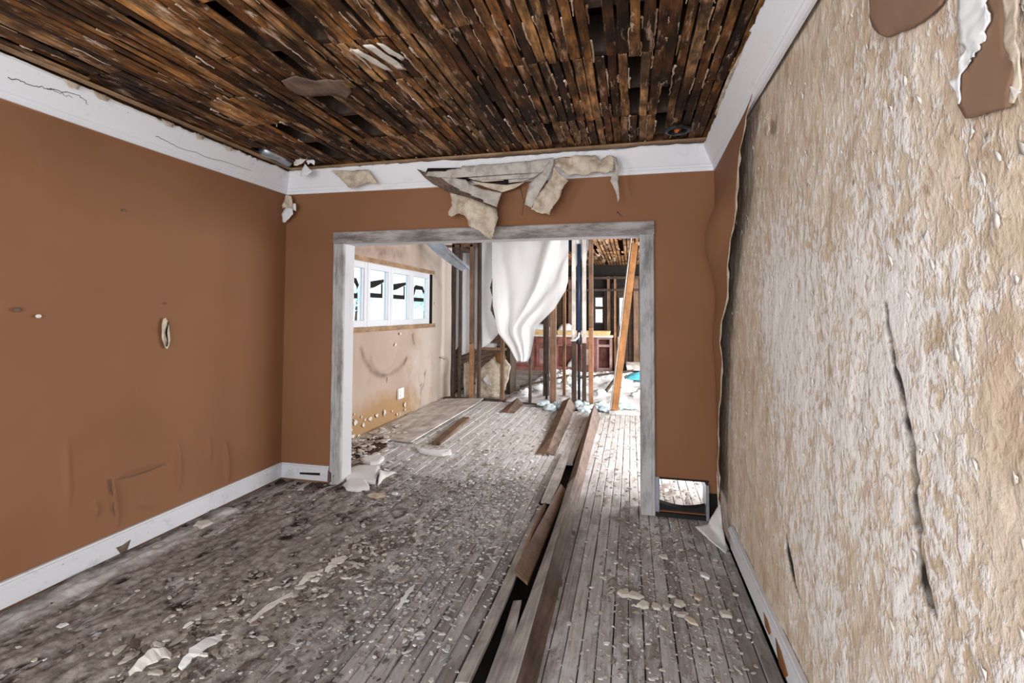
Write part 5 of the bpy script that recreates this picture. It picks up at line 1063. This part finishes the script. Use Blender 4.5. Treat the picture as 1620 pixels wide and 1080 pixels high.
# the white fluff that covers the ground between and behind the studs
def h2(x, y):
    f = 0.20*(fbm(x*1.6, y*1.6, 4, 121, 0.55) - 0.40) + 0.05*np.abs(fbm(x*9, y*9, 3, 122) - 0.5)
    edge_ = np.clip((y - 7.75)/0.5, 0, 1)*np.clip((12.7 - y)/0.3, 0, 1)
    left = np.clip((x + 2.2)/0.25, 0, 1)
    return -0.05 + (f + 0.09)*edge_*left, 0*x, 0*x
def mud2():
    o = mud('insulation_fluff', -2.3, 2.4, 7.72, 12.8, 170, 170, h2, 'white fluffy insulation and plaster covering the ground behind the studs', 'fluff'); return o
mud2()
rg = random.Random(77)
def blob(name, x, y, z, r, m, label=None, cat=None, grp=None, flat=0.6, seed=0, me=None):
    if me is None:
        bm = bmesh.new(); bmesh.ops.create_icosphere(bm, subdivisions=3, radius=1.0)
        for v in bm.verts:
            n = v.co.normalized(); v.co = n*(0.8 + 0.5*mnoise.fractal(n*1.7 + Vector((seed*5.1, 0, 0)), 1.0, 2.0, 3)); v.co.z *= flat
        me = bpy.data.meshes.new(name); bm.to_mesh(me); bm.free(); me.polygons.foreach_set('use_smooth', [True]*len(me.polygons))
    o = link(name, me, m); o.location = (x, y, z); o.scale = (r*rg.uniform(.8, 1.3), r*rg.uniform(.8, 1.2), r); o.rotation_euler.z = rg.uniform(0, 6)
    return tag(o, label, cat, grp)
bms = [blob('insulation_clump', 0, 0, -9, 0.1, 'foam', seed=k).data for k in range(4)]
for o in [o for o in COL.objects if o.name.startswith('insulation_clump')]: bpy.data.objects.remove(o)
for k in range(46):
    x, y = rg.uniform(-1.9, 1.1), rg.uniform(8.5, 12.0)
    blob('insulation_clump', x, y, 0.06 + 0.05*rg.random(), rg.uniform(0.08, 0.17), None, 'white fluffy clump in the rubble on the ground beyond the studs', 'insulation', 'white insulation clumps beyond the studs', me=rg.choice(bms))
bl_ = [blob('blue_insulation', 0, 0, -9, 0.1, 'bluefluff', seed=9+k).data for k in range(3)]
for o in [o for o in COL.objects if o.name.startswith('blue_insulation')]: bpy.data.objects.remove(o)
for k, (x, y) in enumerate([(p[0], p[1]) for p in [(-1.376, 7.878, 0.02), (-1.191, 7.605, 0.02), (-1.141, 7.94, 0.02), (-0.999, 7.708, 0.02), (-0.812, 7.973, 0.02), (-0.682, 7.638, 0.02), (-0.572, 7.821, 0.02), (-0.473, 8.118, 0.02), (-1.333, 8.239, 0.02), (-1.02, 8.446, 0.02), (-0.374, 7.72, 0.02), (-0.128, 8.211, 0.02), (0.019, 8.085, 0.02), (-0.698, 8.409, 0.02)]]):
    blob('blue_insulation', x, min(y, 8.0), 0.03, rg.uniform(0.07, 0.13), None, 'pale blue insulation tuft in the row along the foot of the studs', 'insulation', 'pale blue insulation along the stud feet', 0.5, me=rg.choice(bl_))

# plaster chips: six kinds, the largest ones as things of their own, the rest one litter
def chip_data(seed):
    rng = random.Random(seed); n = rng.choice((5, 6, 7)); el = rng.uniform(0.5, 0.8); th = rng.uniform(0.22, 0.4); top, low, mid = [], [], []
    for j in range(n):
        a = 2*PI*(j + rng.uniform(-.25, .25))/n; r = rng.uniform(0.75, 1.1)
        low.append((r*math.cos(a), r*el*math.sin(a), 0.0)); mid.append((r*1.02*math.cos(a), r*1.02*el*math.sin(a), th*rng.uniform(.5, .8))); top.append((r*0.78*math.cos(a), r*0.78*el*math.sin(a), th*rng.uniform(.85, 1.1)))
    v = low + mid + top; f = [tuple(range(n))[::-1], tuple(range(2*n, 3*n))]
    f += [(b*n+i, b*n+(i+1) % n, (b+1)*n+(i+1) % n, (b+1)*n+i) for b in (0, 1) for i in range(n)]
    return v, f
CH = [chip_data(200+k) for k in range(9)]
CM = []
for k, (v, f) in enumerate(CH):
    me = bpy.data.meshes.new('plaster_chip'); me.from_pydata(v, [], f); me.materials.append(MT[('plaster', 'foam', 'plaster', 'greyboard', 'plaster', 'cream', 'plaster', 'greyboard', 'foam')[k]]); CM.append(me)
def chip(x, y, s, label, grp, z=0.004, k=None, rz=None, sx=1.0):
    o = bpy.data.objects.new('plaster_chip', CM[rg.randrange(9) if k is None else k]); COL.objects.link(o)
    o.location = (x, y, z); o.scale = (s*sx, s, s*rg.uniform(.7, 1.1)); o.rotation_euler = (rg.uniform(-.12, .12), rg.uniform(-.12, .12), rg.uniform(0, 6.28) if rz is None else rz)
    return tag(o, label, 'plaster', grp)
# named big ones
for p, s, lab, k in ([(-0.04, 2.75, 0.0)][0], 0.045, 'left one of two big pale plaster chunks on the floor right of the gap', 0), ([(0.019, 2.747, 0.0)][0], 0.048, 'right one of two big pale plaster chunks on the floor right of the gap', 2), \
        ([(0.192, 3.218, 0.0)][0], 0.036, 'pale plaster chunk on the floor in front of the duct opening', 0), ([(0.407, 3.041, 0.0)][0], 0.042, 'white plaster chunk near the right baseboard', 1), \
        ([(-1.998, 3.685, 0.0)][0], 0.075, 'tan plaster slab on the floor in front of the white panel pieces', 5), ([(-1.876, 3.773, 0.0)][0], 0.04, 'small white lump right of the tan plaster slab', 1), \
        ([(-2.888, 2.904, 0.0)][0], 0.075, 'pale curled flake beside the left baseboard', 0), ([(-2.614, 1.842, 0.0)][0], 0.026, 'white chip on the mud at the left edge of the view', 1):
    chip(p[0], p[1], s, lab, None, 0.008, k)
for k, (px_, lab) in enumerate((((0.059, 2.67, -0.0), ''), ((0.121, 2.674, 0.0), ''), ((0.174, 2.682, 0.0), ''), ((0.239, 2.726, 0.0), ''), ((0.245, 2.635, 0.0), ''), ((0.282, 2.593, 0.0), ''), ((0.341, 2.809, 0.0), ''), ((0.455, 2.687, -0.0), ''))):
    chip(px_[0], px_[1], 0.040, ('first', 'second', 'third', 'fourth', 'fifth', 'sixth', 'seventh', 'last')[k] + ' pale chunk from the left in the curved row of plaster chunks', 'row of plaster chunks right of the two big ones', 0.006, (0, 2, 3, 0, 3, 5, 5, 0)[k])
# long white curls on the left
for pts, w, m, lab, up_ in (([(-1.827, 1.739, 0.01), (-1.834, 1.807, 0.01), (-1.828, 1.883, 0.01), (-1.809, 1.959, 0.01)], 0.028, 'foam', 'long white curl of plaster on the mud near the camera', 0.02),
                            ([(-1.988, 1.655, 0.01), (-1.975, 1.726, 0.01), (-1.936, 1.77, 0.01), (-1.921, 1.786, 0.01)], 0.035, 'paper', 'white crumpled scrap at the bottom left of the floor', 0.03),
                            ([(-1.775, 2.067, 0.01), (-1.774, 2.171, 0.01), (-1.753, 2.26, 0.01), (-1.731, 2.354, 0.01)], 0.016, 'paper', 'lower pale paint strip peeled along the left floorboards', 0.008),
                            ([(-1.75, 2.381, 0.01), (-1.756, 2.497, 0.01), (-1.734, 2.552, 0.01)], 0.024, 'paper', 'middle pale paint strip peeled along the left floorboards', 0.01),
                            ([(-1.699, 2.56, 0.01), (-1.7, 2.655, 0.01), (-1.685, 2.752, 0.01)], 0.034, 'paper', 'upper white paint flake peeled along the left floorboards', 0.01),
                            ([(-1.14, 2.344, 0.01), (-1.148, 2.469, 0.01), (-1.15, 2.562, 0.01)], 0.016, 'foam', 'bright paint sliver on the boards left of the gap', 0.006)):
    n = 12; P_ = [Vector(p) for p in pts]; L, Rr = [], []
    for k in range(n):
        t = k/(n-1)*(len(P_)-1); i = min(int(t), len(P_)-2); c = P_[i].lerp(P_[i+1], t-i); d = (P_[-1]-P_[0]).normalized(); s_ = Vector((d.y, -d.x, 0)); ww = w*(math.sin(PI*(k+0.6)/(n+0.2))**0.6)*rg.uniform(.5, 1.25)
        zz_ = 0.010 + up_*abs(math.sin(1.1*k/n*PI))
        L.append((c.x - s_.x*ww, c.y - s_.y*ww, zz_ + up_*0.5)); Rr.append((c.x + s_.x*ww, c.y + s_.y*ww, zz_))
    o = MB().strip(L, Rr, 0.006).build('paint_curl', m); thing(o, lab, 'paint flake')
zones = (('left', 92, lambda: (rg.uniform(-2.85, -1.0), 1.55 + 2.3*rg.random()**1.2), (0.008, 0.017), 'small plaster chip scattered over the near floor left of the long gap', 'plaster chips on the near floor left of the gap'),
         ('right', 78, lambda: (rg.uniform(-0.30, 0.56), 1.75 + 2.0*rg.random()), (0.008, 0.019), 'small plaster chip scattered over the near floor right of the long gap', 'plaster chips on the near floor right of the gap'),
         ('door', 80, lambda: (rg.uniform(-2.75, -0.85), rg.uniform(4.0, 5.4)), (0.014, 0.032), 'plaster chip scattered on the boards just inside the doorway', 'plaster chips just inside the doorway'),
         ('far', 32, lambda: (rg.uniform(-3.05, -2.45), rg.uniform(4.4, 6.0)), (0.025, 0.06), 'pale plaster chunk fallen along the tan wall under the windows', 'plaster chunks along the tan wall'))
for nm, cnt, fn, (s0, s1), lab, grp in zones:
    for k in range(cnt):
        x, y = fn()
        if -0.72 < x < -0.36: continue
        chip(x, y, rg.uniform(s0, s1), lab, grp, 0.010 if nm == 'left' else 0.014 if nm == 'far' else 0.003)
# uncountable small litter
def litter(name, n, fn, s0, s1, m, label, seed, zoff=0.0):
    r_ = random.Random(seed); vs, fs = [], []
    for k in range(n):
        x, y = fn(r_)
        if -0.68 < x < -0.37 and y < 7: continue
        s = s0 + (s1 - s0)*r_.random()**2.2; v, f = CH[r_.randrange(9)]; a = r_.uniform(0, 6.28); c_, s_ = math.cos(a), math.sin(a); ex = r_.uniform(0.6, 1.6); hz = r_.uniform(0.4, 1.0); tx, ty = r_.uniform(-.3, .3), r_.uniform(-.3, .3)
        b = len(vs); z0 = zoff + r_.uniform(0, 0.010)
        for p in v:
            px_, py_ = p[0]*s*ex, p[1]*s
            vs.append((x + px_*c_ - py_*s_, y + px_*s_ + py_*c_, z0 + p[2]*s*hz + px_*tx*0.5 + py_*ty*0.5))
        fs += [tuple(i + b for i in q) for q in f]
    mb = MB(); mb.v = vs; mb.f = fs
    me = bpy.data.meshes.new(name); me.from_pydata(vs, [], fs); o = link(name, me, m); return tag(o, label, 'rubble', None, 'stuff')
litter('mud_crumbs', 6500, lambda r: (r.triangular(XL+0.08, -0.75, -2.0), 1.35 + 2.9*r.random()), 0.003, 0.018, 'grit', 'brown grey crumbs of mud and plaster on the left half of the near floor', 1)
litter('plaster_grit', 3600, lambda r: (r.gauss(-1.25, 0.45), r.gauss(3.7, 0.9)), 0.003, 0.018, 'grit_pale', 'pale plaster grit spread through the doorway', 2)
litter('plaster_grit', 2600, lambda r: (r.triangular(-0.35, 0.58, 0.3), 1.5 + 2.3*r.random()), 0.003, 0.014, 'grit_pale', 'pale plaster grit along the right side of the near floor', 3)
litter('plaster_grit', 2600, lambda r: (r.uniform(-2.6, 0.6), 4.2 + 3.3*r.random()), 0.004, 0.024, 'grit_pale', 'dusty plaster grit on the bleached boards of the next room', 4)
litter('plaster_grit', 500, lambda r: (r.triangular(-3.1, -2.5, -3.0), 4.3 + 1.9*r.random()), 0.01, 0.045, 'grit_pale', 'plaster fragments heaped along the tan wall', 5, 0.008)
def along(a, b, sd):
    def f(r):
        t = r.random(); return (a[0] + (b[0]-a[0])*t + r.gauss(0, sd), a[1] + (b[1]-a[1])*t + r.gauss(0, sd*1.5))
    return f
MT['grit_mix'] = m_islands('mixed_rubble', [(0.0, (0.10, 0.075, 0.06)), (0.35, (0.26, 0.22, 0.19)), (0.7, (0.46, 0.42, 0.38)), (1.0, (0.80, 0.78, 0.75))])
litter('plaster_rubble', 1500, along((-2.1, 1.5), (-1.55, 3.1), 0.17), 0.006, 0.030, 'grit_mix', 'mixed tan and white plaster rubble in a band over the left floor', 6, 0.004)
MT['flake'] = m_islands('blue_white_flakes', [(0.0, (0.28, 0.285, 0.30)), (0.6, (0.50, 0.51, 0.54)), (1.0, (0.85, 0.87, 0.9))])
litter('paint_flakes', 2300, lambda r: (r.gauss(-1.12, 0.24), 2.0 + 2.4*r.random()), 0.003, 0.018, 'flake', 'blue white paint flakes peeling from the boards left of the gap', 7)
